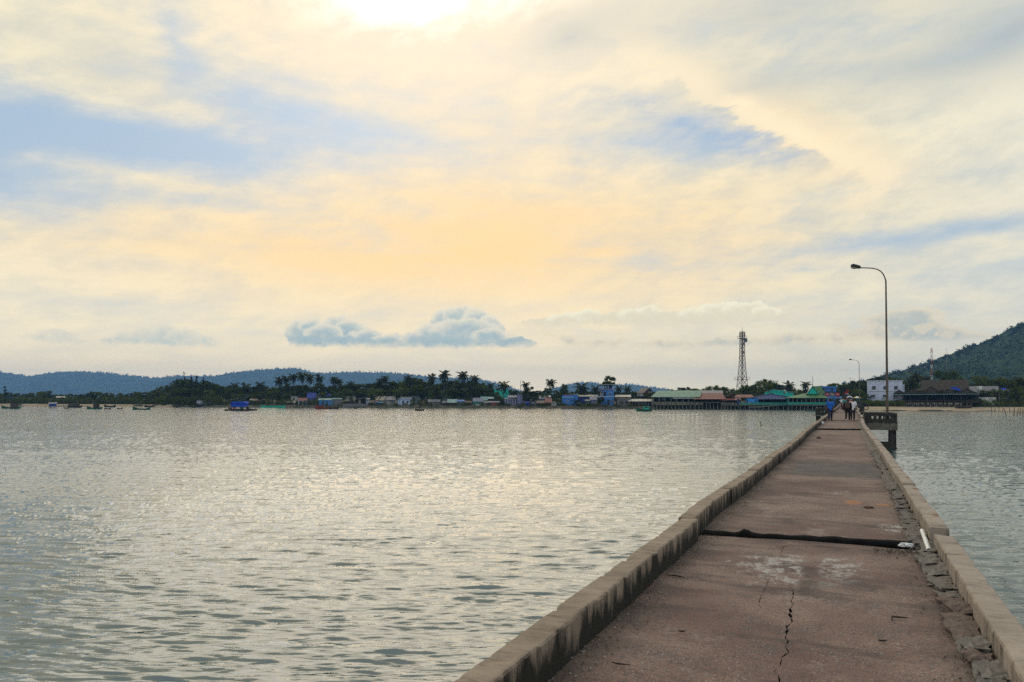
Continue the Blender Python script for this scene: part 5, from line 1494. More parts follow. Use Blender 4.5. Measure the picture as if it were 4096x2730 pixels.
stake(1948, 1632, 1645, 0.0, 'upright stake in the water before the small red hut')
stake(2083, 1630, 1644, -0.15, 'stake in the water before the deep blue tarp, leaning slightly')
stake(2422, 1625, 1642, 0.5, 'slanted pole leaning out of the water below the tower house', r=.06)
stake(2630, 1631, 1640, -.1, 'short stake near the first stilts of the green hall')
stake(3046, 1686, 1703, -0.18, 'short leaning stake alone in open water beside the pier', r=0.06)
TRAP = [(3966, 1612, 1646, .05), (3996, 1614, 1645, 0), (4012, 1611, 1645, .03), (4026, 1634, 1666, -.45), (4056, 1632, 1666, .1), (4068, 1634, 1664, .35), (4080, 1632, 1664, .1), (4092, 1632, 1666, .0), (3980, 1630, 1646, .1), (4038, 1630, 1646, 0)]
for k, (px, pt, pb, ln) in enumerate(TRAP):
    stake(px, pt, pb, ln, ORD[sorted(q[0] for q in TRAP).index(px)] + ' stake from the left of the fish trap off the right beach', 'fish trap stakes at right')
for k in range(14):
    px = 92 + k * 17.5 + (k * 37 % 7)
    stake(px, 1619 + (k * 5 % 7), 1631, 0.06 * ((k % 3) - 1), ORD[k] + ' thin stake from the left in the net line near the tarp stilt hut', 'net stakes at far left', r=.05)


# ------------------------------------------------------------ vegetation
def leaf_mat(name, dark, light, scale=0.35):
    m, t = newmat(name)
    o = t.coord('Object'); n = t.noise(o, scale, 4, 0.6)
    rnd_ = E(t, t.node('ShaderNodeObjectInfo').outputs['Random'])
    c = t.mix(t.mapr(n + (rnd_ - 0.5) * 0.35, 0.35, 0.65), dark, light)
    a = t.node('ShaderNodeBsdfDiffuse', {'Color': c, 'Roughness': 0.5})
    b = t.node('ShaderNodeBsdfTranslucent', {'Color': t.mix(0.5, c, light)})
    mx = t.node('ShaderNodeMixShader', {0: 0.22}); t.l.new(a.outputs[0], mx.inputs[1]); t.l.new(b.outputs[0], mx.inputs[2])
    t.node('ShaderNodeOutputMaterial', {'Surface': mx.outputs[0]})
    return m


L_DARK = leaf_mat('leaf_dark', (0.026, 0.036, 0.006), (0.082, 0.104, 0.015), 4.0)
L_MID = leaf_mat('leaf_mid', (0.036, 0.052, 0.008), (0.115, 0.145, 0.020), 4.0)
L_BRIGHT = leaf_mat('leaf_bright', (0.042, 0.066, 0.010), (0.115, 0.145, 0.022), 4.0)
L_PALM = leaf_mat('leaf_palm', (0.030, 0.038, 0.008), (0.090, 0.100, 0.022), 2.0)
L_FEATH = leaf_mat('leaf_casuarina', (0.016, 0.028, 0.012), (0.046, 0.066, 0.024), 4.0)
L_SCRUB = leaf_mat('leaf_scrub', (0.030, 0.042, 0.007), (0.100, 0.120, 0.018), 0.5)
M_BARK = paint('bark', (0.060, 0.048, 0.036), 0.95, 0.4, 0.4, 3)
M_PBARK = paint('palm_bark', (0.085, 0.075, 0.060), 0.95, 0.4, 0.4, 3)


def leaf_quads(rng, centers, radii, per, size, squash=1.0):
    """leaf-sized faces on and in ragged clumps"""
    n = len(centers) * per
    c = np.repeat(np.array(centers), per, 0); r = np.repeat(np.array(radii), per)
    d = rng.normal(size=(n, 3)); d /= np.linalg.norm(d, axis=1)[:, None]
    rad = r * rng.random(n) ** 0.45 * rng.uniform(0.75, 1.2, n)
    p = c + d * rad[:, None] * np.array([1, 1, squash])
    u = rng.normal(size=(n, 3)); u /= np.linalg.norm(u, axis=1)[:, None]
    w = np.cross(u, d + rng.normal(size=(n, 3)) * 0.4); w /= np.linalg.norm(w, axis=1)[:, None] + 1e-9
    s = size * rng.uniform(0.6, 1.5, n)[:, None]
    q = np.stack([p - u * s, p - w * s * 0.55, p + u * s, p + w * s * 0.55], 1)
    return q.reshape(-1, 3)


def quads_mesh(name, v, mat):
    n = len(v) // 4
    me = bpy.data.meshes.new(name)
    me.vertices.add(len(v)); me.vertices.foreach_set('co', v.astype(np.float32).ravel())
    me.loops.add(n * 4); me.loops.foreach_set('vertex_index', np.arange(n * 4, dtype=np.int32))
    me.polygons.add(n); me.polygons.foreach_set('loop_start', np.arange(0, n * 4, 4, dtype=np.int32)); me.polygons.foreach_set('loop_total', np.full(n, 4, dtype=np.int32))
    me.update(calc_edges=True); me.materials.append(mat)
    return me


def broad_tree(seed, mat, shape='round'):
    """unit-height tree: trunk with limbs, crown of leaf clumps"""
    rng = np.random.default_rng(seed); rr = random.Random(seed)
    cs, rs = [], []
    limbs = []
    n = 18
    for k in range(n):
        a = rr.random() * 6.283
        if shape == 'round': h = rr.uniform(0.30, 0.90); R_ = 0.42 * math.sqrt(max(0.05, 1 - ((h - 0.58) / 0.42) ** 2))
        elif shape == 'flat': h = rr.choice((0.62, 0.78, 0.92)) + rr.uniform(-.03, .03); R_ = 0.62 * (1.25 - h)
        else: h = rr.uniform(0.25, 0.92); R_ = 0.36 * (1.1 - h * .55)
        q = R_ * rr.uniform(0.35, 1.0)
        c = (math.cos(a) * q, math.sin(a) * q, h)
        cs.append(c); rs.append(rr.uniform(0.10, 0.19) if shape != 'flat' else rr.uniform(.11, .17)); limbs.append(c)
    v = leaf_quads(rng, cs, rs, 190, 0.021, 0.8 if shape != 'flat' else 0.38)
    v[:, 2] = np.clip(v[:, 2], 0.06, 1.2)
    crown = quads_mesh('crown', v, mat)
    tb = MB().mat(M_BARK)
    tb.tube([(0, 0, -0.05), (0.01, 0, 0.2), (-0.01, 0.01, 0.45), (0, 0, 0.68)], [0.028, 0.022, 0.017, 0.008], 7)
    for c in limbs[:8]:
        z0 = min(0.55, c[2] * 0.6)
        tb.tube([(0, 0, z0), (c[0] * .5, c[1] * .5, z0 + (c[2] - z0) * .6), c], [0.013, 0.009, 0.004], 5)
    return tb.mesh('trunk'), crown


BT = [broad_tree(1, L_DARK), broad_tree(2, L_MID), broad_tree(3, L_DARK, 'flat'), broad_tree(4, L_MID, 'tall'), broad_tree(5, L_BRIGHT), broad_tree(6, L_DARK, 'tall')]


def tree(px, top, Y, label, kind, width=None, group='trees behind the village', cat='tree', name='tree', sink=0.0):
    zb = ground_z(px, Y - shoreY(px)) - 0.1 - sink
    H = Zp(top, Y) - zb
    w = H if width is None else width / F * Y / 0.84
    root = empty(name, (Xp(px, Y), Y, zb), random.Random(int(px * 13 + Y)).random() * 6.28)
    tag(root, label, cat, group)
    tr, cr = BT[kind]
    inst('trunk', tr, root, scl=(H, H, H)); inst('crown', cr, root, scl=(w, w, H / 0.98))
    return root


PROF = [(-200, 1575), (0, 1574), (60, 1580), (120, 1578), (150, 1571), (170, 1568), (200, 1570), (225, 1581), (290, 1576), (340, 1578), (365, 1567), (400, 1567), (420, 1576), (500, 1578), (560, 1571), (620, 1566), (640, 1555), (665, 1540), (690, 1540), (720, 1524), (800, 1520), (850, 1535), (900, 1546), (960, 1551), (1050, 1546),
        (1200, 1544), (1300, 1543), (1400, 1537), (1500, 1535), (1560, 1532), (1600, 1521), (1680, 1519), (1750, 1530), (1850, 1524), (1910, 1528), (1940, 1546), (2000, 1561), (2060, 1566), (2200, 1561), (2320, 1566), (2420, 1566), (2600, 1572), (2660, 1562), (2740, 1551), (2790, 1557), (2860, 1546),
        (2900, 1552), (2960, 1546), (3010, 1542), (3050, 1528), (3075, 1523), (3110, 1538), (3150, 1551), (3200, 1558), (3290, 1548), (3320, 1538), (3380, 1544), (3420, 1533), (3455, 1520), (3520, 1512), (3570, 1518), (3620, 1532), (3900, 1530), (4000, 1525), (4200, 1515), (4500, 1500)]
PX_, PY_ = [p[0] for p in PROF], [p[1] for p in PROF]
ZONES = [(0, 'low dark tree in the belt behind the far left beach'), (640, 'tree in the dense grove under the feathery casuarinas'), (880, 'dark tree behind the long pale-roofed shed and raft'), (1190, 'tree in the belt behind the blue-roofed house'),
         (1500, 'tall dark tree behind the pale blue concrete house'), (1760, 'dark tree in the grove left of the turquoise house'), (1950, 'low tree between the turquoise house and the blue houses'), (2330, 'tree behind the tower house and market shed'), (2640, 'tree in the belt left of the lattice tower, behind the halls'),
         (2990, 'tree on the wooded rise right of the lattice tower'), (3160, 'low tree behind the green pavilion'), (3300, 'dark tree at the landing behind the far street lamps'), (3600, 'tree behind the thatched restaurant'), (3890, 'tree behind the white houses at right')]
rnd = random.Random(5); BELT = []
px = -60.0
while px < 4180:
    top = float(np.interp(px, PX_, PY_))
    zone = [z for q, z in ZONES if q <= max(0, px)][-1]
    back = rnd.uniform(20, 34) if px < 3300 else rnd.uniform(28, 40)
    if 2600 < px < 3300: back += 8
    jt = rnd.uniform(-8, 2)
    Y = shoreY(px) + back
    hpx = (1608 - top)
    kind = rnd.choice((0, 0, 1, 1, 2, 3, 5)) if px > 640 else rnd.choice((0, 1, 1, 4, 0))
    BELT.append((tree(px, top + jt, Y, zone, kind, max(34, hpx * rnd.uniform(0.9, 1.25)), 'tree belt behind the shore'), px, kind, 'rear'))
    if rnd.random() < 0.75:
        q = px + rnd.uniform(-12, 12)
        Y2 = shoreY(q) + (rnd.uniform(12, 17) if px > 860 else rnd.uniform(7, 14))
        kd = rnd.choice((0, 1, 1, 2, 4)) if px > 640 else rnd.choice((1, 4, 0))
        BELT.append((tree(q, 1608 - (1608 - top) * rnd.uniform(0.5, 0.78), Y2 if not 3440 < q < 3900 else Y2 + 14, zone, kd, max(26, hpx * rnd.uniform(.6, .9)), 'tree belt behind the shore'), q, kd, 'front'))
    px += rnd.uniform(17, 29) * (1.0 if hpx > 45 else 0.85)

# label every tree of the belt by its look, its row and the landmark beside it
MARKS = [(20, 'left-edge casuarina'), (110, 'green cabin boat'), (210, 'tarp stilt hut'), (300, 'long low cabin boat'), (380, 'wheelhouse boat'), (480, 'lone flat skiff'), (570, 'curved canoe'), (660, 'tallest casuarina grove, left flank'), (736, 'tallest casuarina'), (815, 'grey stilt hut'), (880, 'patched shed'), (960, 'blue tarp raft'),
         (1040, 'dark boarded shed'), (1100, 'turquoise boats'), (1190, 'palm cluster'), (1285, 'blue sheet roofs'), (1370, 'cream building'), (1450, 'lean-to'), (1540, 'grey shed'), (1620, 'pale blue concrete house'), (1680, 'dark grey wing'), (1740, 'grey hut'), (1800, 'boarded hut'), (1860, 'bright blue hut roof'), (1915, 'teal walled house'), (2000, 'turquoise house'), (2080, 'rounded house'), (2170, 'faded red roof'),
         (2270, 'boxy blue house'), (2350, 'dark blue house'), (2430, 'tower house'), (2520, 'long pale flat roof'), (2580, 'white-columned stilt house'), (2680, 'green hall, left half'), (2770, 'green hall, right half'), (2860, 'red brown roof'), (2968, 'lattice tower'), (3060, 'wooded rise'), (3110, 'teal gable house'), (3230, 'steep green roof'), (3320, 'red sign panels'), (3400, 'landing stalls'), (3470, 'second street lamp'), (3540, 'pale concrete house'), (3640, 'thatched roof, left part'), (3740, 'thatched roof, middle'), (3830, 'thatched roof, right part'), (3920, 'porch house'), (4020, 'blue water tank'), (4110, 'right-edge palm')]
FORM = ['rounded dark', 'rounded mid-green', 'flat layered', 'upright mid-green', 'bright green', 'upright dark']
byl = {}
for o, px, kind, row in BELT:
    mk = min(MARKS, key=lambda q: abs(q[0] - px))
    side = 'behind' if abs(px - mk[0]) < 14 else ('just left of' if px < mk[0] else 'just right of')
    lb = f'{FORM[kind]} tree in the {row} row {side} the {mk[1]}'
    byl.setdefault(lb, []).append((px, o))
for lb, items in byl.items():
    items.sort(key=lambda q: q[0])
    for i, (px, o) in enumerate(items): o['label'] = lb if len(items) == 1 else ORD[i] + ' ' + lb

S1 = 'trees of the village'
tree(2120, 1544, 252, 'big round dark tree standing between the rounded house and the brown hut', 0, 62, S1)
tree(2262, 1536, 262, 'rounded tree rising behind the boxy blue house', 1, 52, S1)
tree(2007, 1590, shoreY(2007) + 1.6, 'dark bush at the shore below the turquoise house', 5, 28, S1, 'bush', 'bush')
tree(2405, 1588, shoreY(2405) + 2.2, 'round bush at the left foot of the tower house', 1, 36, S1, 'bush', 'bush')
tree(2305, 1597, shoreY(2305) + 2.0, 'dark bush between the boxy blue house and the dark blue house', 0, 24, S1, 'bush', 'bush')
tree(2600, 1572, shoreY(2600) + 12, 'bushy tree before the white-columned stilt house', 1, 40, S1)
tree(2437, 1506, 262, 'tall open-crowned tree with flat top above the tower house', 2, 66, S1, sink=3.0)
tree(3772, 1482, 245, 'pale green rounded tree behind the thatch, left crown of two', 4, 74, S1)
tree(3815, 1483, 250, 'pale green rounded tree behind the thatch, right crown of two', 4, 78, S1)
tree(3850, 1512, 238, 'smaller green tree where the thatch ends', 1, 50, S1)
tree(3925, 1504, 242, 'broad green tree above the white porch house', 4, 84, S1)
tree(4000, 1508, 244, 'green tree above the blue water tank', 1, 76, S1)
tree(3530, 1502, 262, 'dome of dark foliage above the pale concrete house', 0, 110, S1)
tree(3445, 1540, 236, 'green tree left of the pale concrete house', 1, 60, S1)
tree(3460, 1575, 226, 'bushy low tree at the corner of the pale concrete house', 4, 46, S1)
tree(3375, 1540, 275, 'flat layered tree behind the shop signs at the landing', 2, 80, S1)
tree(3905, 1590, 214, 'dark bush beside the white garden wall', 0, 40, S1, 'bush', 'bush')
tree(3985, 1588, 214, 'wide bush below the blue water tank', 1, 58, S1, 'bush', 'bush')
tree(4060, 1590, 213, 'bush below the palm at the right edge', 0, 60, S1, 'bush', 'bush')
for i, (px, top, w) in enumerate(((1440, 1562, 60), (1475, 1558, 60), (1300, 1550, 50), (1080, 1556, 60), (1035, 1560, 55), (890, 1565, 60), (1690, 1555, 60), (1740, 1560, 60), (1820, 1560, 70), (1870, 1565, 60))):
    tree(px, top, shoreY(px) + 17, 'layered spreading tree above the rooftops, behind the ' + ['lean-to roof', 'pale hut', 'blue roof wing', 'palm cluster', 'bent white roof', 'raft', 'dark grey wing', 'grey hut', 'teal gable', 'boarded hut'][i], 2, w, S1)


# --- palms: every frond a part
def frond_mesh(seed, droop):
    r = random.Random(seed); mb = MB().mat(L_PALM)
    n = 13; pts = []
    for i in range(n + 1):
        f = i / n
        pts.append(Vector((f * (1 - 0.22 * droop * f), 0, 0.30 * f * (1 - droop * 0.2) - (0.30 + 0.62 * droop) * f ** 2.2)))
    for i in range(n):
        a, b = pts[i], pts[i + 1]; w = 0.012
        mb.add([a + Vector((0, -w, 0)), b + Vector((0, -w * .7, 0)), b + Vector((0, w * .7, 0)), a + Vector((0, w, 0))], [(0, 1, 2, 3)])
        if i < 1: continue
        f = i / n; L = 0.40 * math.sin(math.pi * min(1, 0.18 + f * 0.86)) ** 0.7
        for sg in (-1, 1):
            for k in range(2):
                p = a.lerp(b, k / 2 + r.uniform(0, .3))
                tip = p + Vector((L * 0.42, sg * L * 0.72, -L * r.uniform(0.35, 0.75)))
                mb.add([p + Vector((-0.030, 0, 0)), p + Vector((0.030, 0, 0)), tip], [(0, 1, 2)])
    return mb.mesh('frond')


FR = [frond_mesh(1, 0.25), frond_mesh(2, 0.6), frond_mesh(3, 1.0), frond_mesh(4, 1.35)]


def palm(px, py, Y, label, size=24, lean=0.0, group='coconut palms'):
    r = random.Random(int(px * 3 + py))
    zb = ground_z(px, Y - shoreY(px)) - .1; H = Zp(py, Y) - zb
    root = empty('palm_tree', (Xp(px, Y) - lean, Y, zb)); tag(root, label, 'palm tree', group)
    MB().mat(M_PBARK).tube([(0, 0, -.1), (lean * .15, 0, H * .3), (lean * .5, 0.1, H * .65), (lean, 0, H)], [.17, .13, .11, .09], 7).build('trunk', None, root)
    L = size / F * Y * 1.12
    n = r.randint(23, 28)
    for k in range(n):
        up = k / n                       # old fronds hang, young ones stand
        kind = 3 if up < .25 else 2 if up < .5 else 1 if up < .8 else 0
        pitch = (0.55, 0.20, -0.20, -0.70)[3 - kind] + r.uniform(-.18, .18)
        s_ = L * r.uniform(.85, 1.12)
        inst('frond', FR[kind], root, (lean, 0, H - .05), (r.uniform(-.2, .2), pitch, k * 2.399 + r.uniform(-.2, .2)), (s_, s_, s_))
    mb = MB().mat(L_PALM); mb.tube([(lean, 0, H - .25), (lean, 0, H + L * .12)], [.16, .05], 6); mb.build('heart', None, root)
    return root


G = 'coconut palms along the shore'
PALMS = [(939, 1546, 30, 24, 'small palm above the long pale-roofed shed'), (981, 1548, 26, 26, 'full palm right of the smallest one behind the raft'), (1040, 1541, 28, 22, 'single palm left of the palm cluster'), (1118, 1524, 16, 23, 'leftmost palm of the cluster beside the blue-roofed house'),
         (1144, 1516, 20, 22, 'second palm from the left in the cluster'), (1174, 1507, 18, 24, 'third palm from the left in the cluster, tall'), (1208, 1503, 20, 25, 'tallest palm of the cluster beside the blue-roofed house'), (1240, 1512, 17, 24, 'fifth palm of the cluster, right of the tallest'), (1277, 1513, 19, 24, 'palm standing clear just right of the cluster'),
         (1150, 1545, 13, 20, 'short palm low inside the cluster'), (1195, 1552, 12, 20, 'short palm low in the cluster near the red tiled roof'), (1336, 1519, 20, 21, 'left one of a pair of slim palms behind the cream building'), (1356, 1527, 20, 20, 'right one of a pair of slim palms behind the cream building'), (1403, 1538, 20, 19, 'small palm behind the lean-to'),
         (1519, 1528, 22, 21, 'left one of the two palms behind the grey shed'), (1540, 1516, 20, 22, 'right, taller one of the two palms behind the grey shed'), (1632, 1513, 18, 22, 'palm behind the white roof terrace'), (1727, 1511, 20, 25, 'palm left of the two crests on the skyline'), (1777, 1498, 18, 28, 'very full palm, highest on the skyline of the village'),
         (1852, 1500, 18, 28, 'full palm right of the highest one'), (1898, 1514, 20, 23, 'palm where the blue hill slopes down'), (1745, 1560, 10, 24, 'short palm left of the teal gable'), (1962, 1543, 22, 20, 'palm left of the turquoise house'), (2015, 1541, 10, 28, 'palm standing in front of the turquoise house'), (2102, 1538, 20, 20, 'palm beside the bare pole'),
         (2203, 1530, 16, 24, 'lone palm outlined against the sky left of the boxy blue house'), (2328, 1550, 18, 34, 'big wide palm above the dark blue house'), (2384, 1556, 18, 26, 'palm left of the tower house'), (2475, 1553, 24, 20, 'palm right of the tower house'), (2509, 1556, 24, 19, 'small palm further right of the tower house'),
         (3156, 1541, 30, 25, 'ragged palm behind the teal house'), (3222, 1539, 30, 23, 'palm left of the steep green roof'), (3664, 1506, 26, 30, 'tall palm left of the thatched restaurant'), (3702, 1520, 28, 26, 'palm against the thatched roof'), (3645, 1530, 24, 24, 'shorter palm right of the pale concrete house'), (4085, 1524, 20, 30, 'palm at the right edge'), (4040, 1540, 26, 24, 'small palm near the blue water tank')]
for px, py, back, size, lb in PALMS:
    palm(px, py, shoreY(px) + back, lb, size, random.Random(int(px)).uniform(-.6, .6), G)


# --- casuarinas: feathery and pointed
def casuarina(px, top, Y, label, w):
    r = random.Random(int(px)); rng = np.random.default_rng(int(px))
    zb = ground_z(px, Y - shoreY(px)) - .1; H = Zp(top, Y) - zb; W = w / F * Y
    root = empty('casuarina_tree', (Xp(px, Y), Y, zb)); tag(root, label, 'tree', 'casuarina trees')
    MB().mat(M_BARK).tube([(0, 0, -.1), (.05, 0, H * .5), (0, 0, H * .97)], [.2, .12, .03], 6).build('trunk', None, root)
    cs, rs = [], []
    lb = MB().mat(M_BARK)
    for k in range(40):
        h = r.uniform(.15, .98); a = r.random() * 6.28; q = W * .5 * (1.08 - h) ** .8 * r.uniform(.3, 1)
        tip = Vector((math.cos(a) * q, math.sin(a) * q, H * h + q * .5))
        lb.tube([(0, 0, H * h - q * .1), tip], [.04, .015], 4)
        for f in (.35, .6, .8, 1.0): cs.append((tip.x * f, tip.y * f, H * h + (tip.z - H * h) * f)); rs.append(.36 * (1.12 - h * .85))
    v = leaf_quads(rng, cs, rs, 22, .15, 1.5)
    inst('crown', quads_mesh('crown', v, L_FEATH), root)
    lb.build('branches', None, root)['kind'] = 'stuff'


for px, top, w, lb in ((736, 1487, 44, 'tallest feathery casuarina, pointed above the blue hill'), (710, 1512, 40, 'feathery casuarina left of the tallest'), (766, 1506, 34, 'slim casuarina right of the tallest'), (787, 1500, 40, 'second tallest casuarina in the grove'), (815, 1508, 38, 'right casuarina of the grove'), (836, 1528, 34, 'short casuarina at the right end of the grove'), (20, 1546, 46, 'dark casuarina at the left edge')):
    casuarina(px, top, shoreY(px) + 18, lb, w)


# --- undergrowth that nobody could count
def scrub(name, spans, mat, seed, per=34, label=''):
    rng = np.random.default_rng(seed); cs, rs = [], []
    for (p0, p1, b0, b1, h0, h1, n) in spans:
        for k in range(n):
            px = rng.uniform(p0, p1); bk = rng.uniform(b0, b1); Y = shoreY(px) + bk
            h = rng.uniform(h0, h1); z = ground_z(px, bk)
            for f in np.arange(0.15, 1.01, 0.8 / max(1, round(h / .8))): cs.append((Xp(px, Y), Y, z + h * f)); rs.append(rng.uniform(.45, .9))
    v = leaf_quads(rng, cs, rs, per, .17)
    o = link(bpy.data.objects.new(name, quads_mesh(name, v, mat))); tag(o, label, 'undergrowth', kind='stuff')


scrub('undergrowth', [(-150, 640, 2.2, 9, .8, 2.4, 420), (620, 900, 1.0, 9, 1.0, 3.2, 260), (640, 880, 8, 16, 2.0, 5.5, 160), (900, 1300, 2, 12, .5, 1.6, 160), (1300, 2600, 1.2, 3.0, .2, .7, 150), (1300, 2600, 9, 16, .8, 2.2, 200)], L_SCRUB, 1, 30, 'dark scrub and shoreline bushes along the far bank')
scrub('undergrowth', [(3430, 3620, 9.5, 17, .6, 1.7, 200), (3860, 4300, 9.5, 18, .6, 2.0, 260), (3300, 3450, 8, 22, .8, 2.5, 80)], L_BRIGHT, 2, 30, 'green scrub above the sandy beach right of the pier')

# canopy of the hills: ragged crowns along the ridges and slopes
def canopy(idx, n, size, mat, seed, per, top_only):
    rng = np.random.default_rng(seed); co, crown = HILLS[idx]; ny, nx, _ = co.shape
    zt = co[:, :, 2].max(0)
    cs, rs = [], []
    ridge = np.argmax(co[:, :, 2], 0)
    for k in range(n):
        i = rng.integers(0, nx)
        j = int(ridge[i]) - (rng.integers(0, 3) if top_only or rng.random() < .3 else rng.integers(0, max(1, int(ny * .55))))
        j = max(2, j); p = co[j, i]
        if p[2] < 4: continue
        s_ = size * rng.uniform(.5, 1.25)
        cs.append((p[0] + rng.normal() * .5, p[1], p[2] + s_ * rng.uniform(.0, .75))); rs.append(s_)
    v = leaf_quads(rng, cs, rs, per, size * .30)
    o = link(bpy.data.objects.new('forest', quads_mesh('forest', v, mat))); tag(o, 'forest canopy covering the hill', 'forest', kind='stuff')


canopy(0, 1700, 6.2, HM, 1, 14, True)
canopy(1, 500, 6.2, HM, 2, 14, True)
canopy(2, 8000, 2.7, HM2, 3, 14, False)


# ------------------------------------------------------------ boats
B_GREEN = wc('boat_green', 40, 110, 84, dirt=.3); B_DARK = wc('boat_dark', 40, 40, 38, dirt=.4); B_RED = wc('boat_red', 140, 58, 42); B_BLUE = wc('boat_blue', 40, 80, 120); B_TURQ = wc('boat_turquoise', 50, 186, 156, dirt=.15); B_WOOD = wc('boat_wood', 84, 70, 56)


def boat(px0, px1, pyw, label, hullmat, bow=-1, rise=0.55, free=0.42, beam=0.26, cabin=None, cabmat=None, mast=0, stern_rise=0.25, z=0.0, Y=None, group='boats moored off the village', crew=0, rz=0.0, frames=0):
    Y = Y or F * CAMZ / (pyw - HY); L = (px1 - px0) / F * Y; X = Xp((px0 + px1) / 2, Y)
    root = empty('boat', (X, Y, z), rz); tag(root, label, 'boat', group)
    n = 14; mb = MB().mat(hullmat); prof = 7
    B = L * beam / 2
    rail = []
    for i in range(n + 1):
        f = i / n                                   # 0 bow, 1 stern
        w = B * min(1.0, math.sin(math.pi * min(1, f * 0.62 + 0.02)) ** 0.6) * (1 - 0.35 * max(0, f - .7) / .3)
        top = free + rise * max(0, 1 - f / 0.35) ** 2 + stern_rise * max(0, (f - .7) / .3) ** 2
        keel = -0.35 + 0.35 * max(0, 1 - f / 0.18) ** 1.5
        xx = bow * (L / 2 - L * f) + bow * 0.05 * L * max(0, 1 - f / .12)
        for k in range(prof):
            a = -1 + 2 * k / (prof - 1)
            mb.v.append((xx, a * w * (0.62 + .38 * abs(a)), keel + (top - keel) * abs(a) ** 1.6))
        rail.append((xx, w, top))
    for i in range(n):
        for k in range(prof - 1):
            b = i * prof + k; mb.face([b, b + 1, b + prof + 1, b + prof], True)
    mb.face([n * prof + k for k in range(prof)])
    for i in range(1, n):                            # deck inside
        pass
    dk = [(r[0], -r[1] * .93, min(r[2] - .12, free - .1)) for r in rail] + [(r[0], r[1] * .93, min(r[2] - .12, free - .1)) for r in rail][::-1]
    hull = mb.build('hull', None, root)
    m2 = MB().mat(B_WOOD); m2.add(dk, [(i, i + 1, 2 * n - i, 2 * n + 1 - i) for i in range(n)]); m2.build('deck', None, root)
    for sg in (-1, 1):
        MB().mat(B_WOOD).tube([(r[0], sg * r[1], r[2]) for r in rail], .045, 5).build('gunwale', None, root)
    if cabin:
        for (f0, f1, h) in cabin:
            x0, x1 = sorted((bow * (L / 2 - L * f0), bow * (L / 2 - L * f1)))
            c = MB().mat(cabmat or B_WOOD).box(x0, x1, -B * .62, B * .62, free - .1, free + h).build('cabin', None, root)
            MB().mat(B_WOOD).box(x0 - .15, x1 + .15, -B * .74, B * .74, free + h, free + h + .07).build('cabin_roof', None, c)
            MB().mat(M_PANE).box(x0 + (x1 - x0) * .2, x1 - (x1 - x0) * .2, -B * .62 - .015, -B * .62 + .01, free + h * .45, free + h * .8).build('window', None, c)
    if mast: MB().mat(B_DARK).tube([(bow * L * .1, 0, free), (bow * L * .1, 0, free + mast)], [.05, .03], 6).build('mast', None, root)
    for k in range(frames):
        x = bow * (L * (.1 - .12 * k)); MB().mat(B_DARK).tube([(x, -B * .6, free), (x, -B * .6, free + .9), (x, 0, free + 1.1), (x, B * .6, free + .9), (x, B * .6, free)], .04, 5).build('hoop', None, root)
    if crew:
        MB().mat(B_DARK).box(bow * -L * .44 - .2, bow * -L * .44 + .2, -.2, .2, free, free + .75).build('engine', None, root)
    return root


boat(10, 80, 1635, 'green wooden boat with a stern cabin at the left edge', B_GREEN, cabin=[(.5, .84, 1.3)], cabmat=B_WOOD)
boat(256, 274, 1635, 'small dark skiff near the tarp stilt hut', B_DARK, beam=.34, rise=.15, free=.25)
boat(274, 327, 1631, 'boat with a long low cabin behind the small skiff', B_DARK, cabin=[(.04, .80, 0.95)], cabmat=B_WOOD, rise=.5)
boat(350, 408, 1637, 'wheelhouse boat with dark green hull, third from the left edge', B_GREEN, cabin=[(.46, .78, 1.2)], cabmat=B_DARK, mast=1.6)
boat(419, 443, 1638, 'flat low skiff right of the wheelhouse boat', B_DARK, beam=.3, rise=.1, free=.22)
boat(468, 490, 1637, 'flat low skiff alone further right, before the long canoe', B_DARK, beam=.3, rise=.1, free=.22)
boat(419, 462, 1629, 'long low boat lying off the beach behind the flat skiffs', B_DARK, rise=.55, stern_rise=.5, beam=.2)
boat(534, 601, 1640, 'long curved canoe with raised ends and engine at the stern', B_GREEN, rise=.75, stern_rise=.6, free=.32, beam=.17, crew=1)
boat(580, 618, 1628, 'dark boat drawn up at the beach behind the curved canoe', B_DARK, rise=.4, stern_rise=.3)
boat(692, 722, 1628.5, 'small boat by the scrub left of the grey stilt hut', B_WOOD, rise=.4, cabin=[(.3, .7, .5)])
boat(1264, 1316, 1637, 'red brown boat with high orange prow near the bright blue house', B_RED, rise=1.3, cabin=[(.15, .60, .85)], cabmat=B_RED)
boat(1316, 1352, 1636.5, 'dark low boat behind the red brown one', B_DARK, bow=1, rise=.5, frames=1)
boat(1416, 1429, 1636, 'tiny skiff before the sea wall', B_DARK, beam=.4, rise=.1, free=.22)
boat(2548, 2607, 1646, 'green boat with canopy in front of the market shed', B_GREEN, rise=.75, stern_rise=.35, free=.5, cabin=[(.42, .80, .85)], cabmat=B_TURQ, mast=2.3)
for i, (p0, p1, lb) in enumerate(((1046, 1114, 'long turquoise boat hull along the bank, left one of two'), (1114, 1141, 'short turquoise boat hull along the bank, right one of two'))):
    boat(p0, p1, 1630, lb, B_TURQ, rise=.12, stern_rise=.1, free=.75, beam=.16, Y=shoreY(1090) - 3.5)
boat(3822, 3884, 1640, 'wooden boat drawn up on the sand below the thatched restaurant', B_WOOD, bow=1, rise=.9, free=.5, Y=shoreY(3850) + 4, z=.55, group='boats on the beach')
boat(3738, 3752, 1640, 'small white boat under the thatched restaurant floor', W_WHITE, rise=.15, free=.3, beam=.4, Y=shoreY(3745) + 9, z=.75, group='boats on the beach')
# people fishing from a small boat
r_ = boat(1662, 1697, 1643.5, 'small dark boat with netting frames alone in mid bay', B_DARK, rise=.3, free=.3, frames=3, beam=.3)


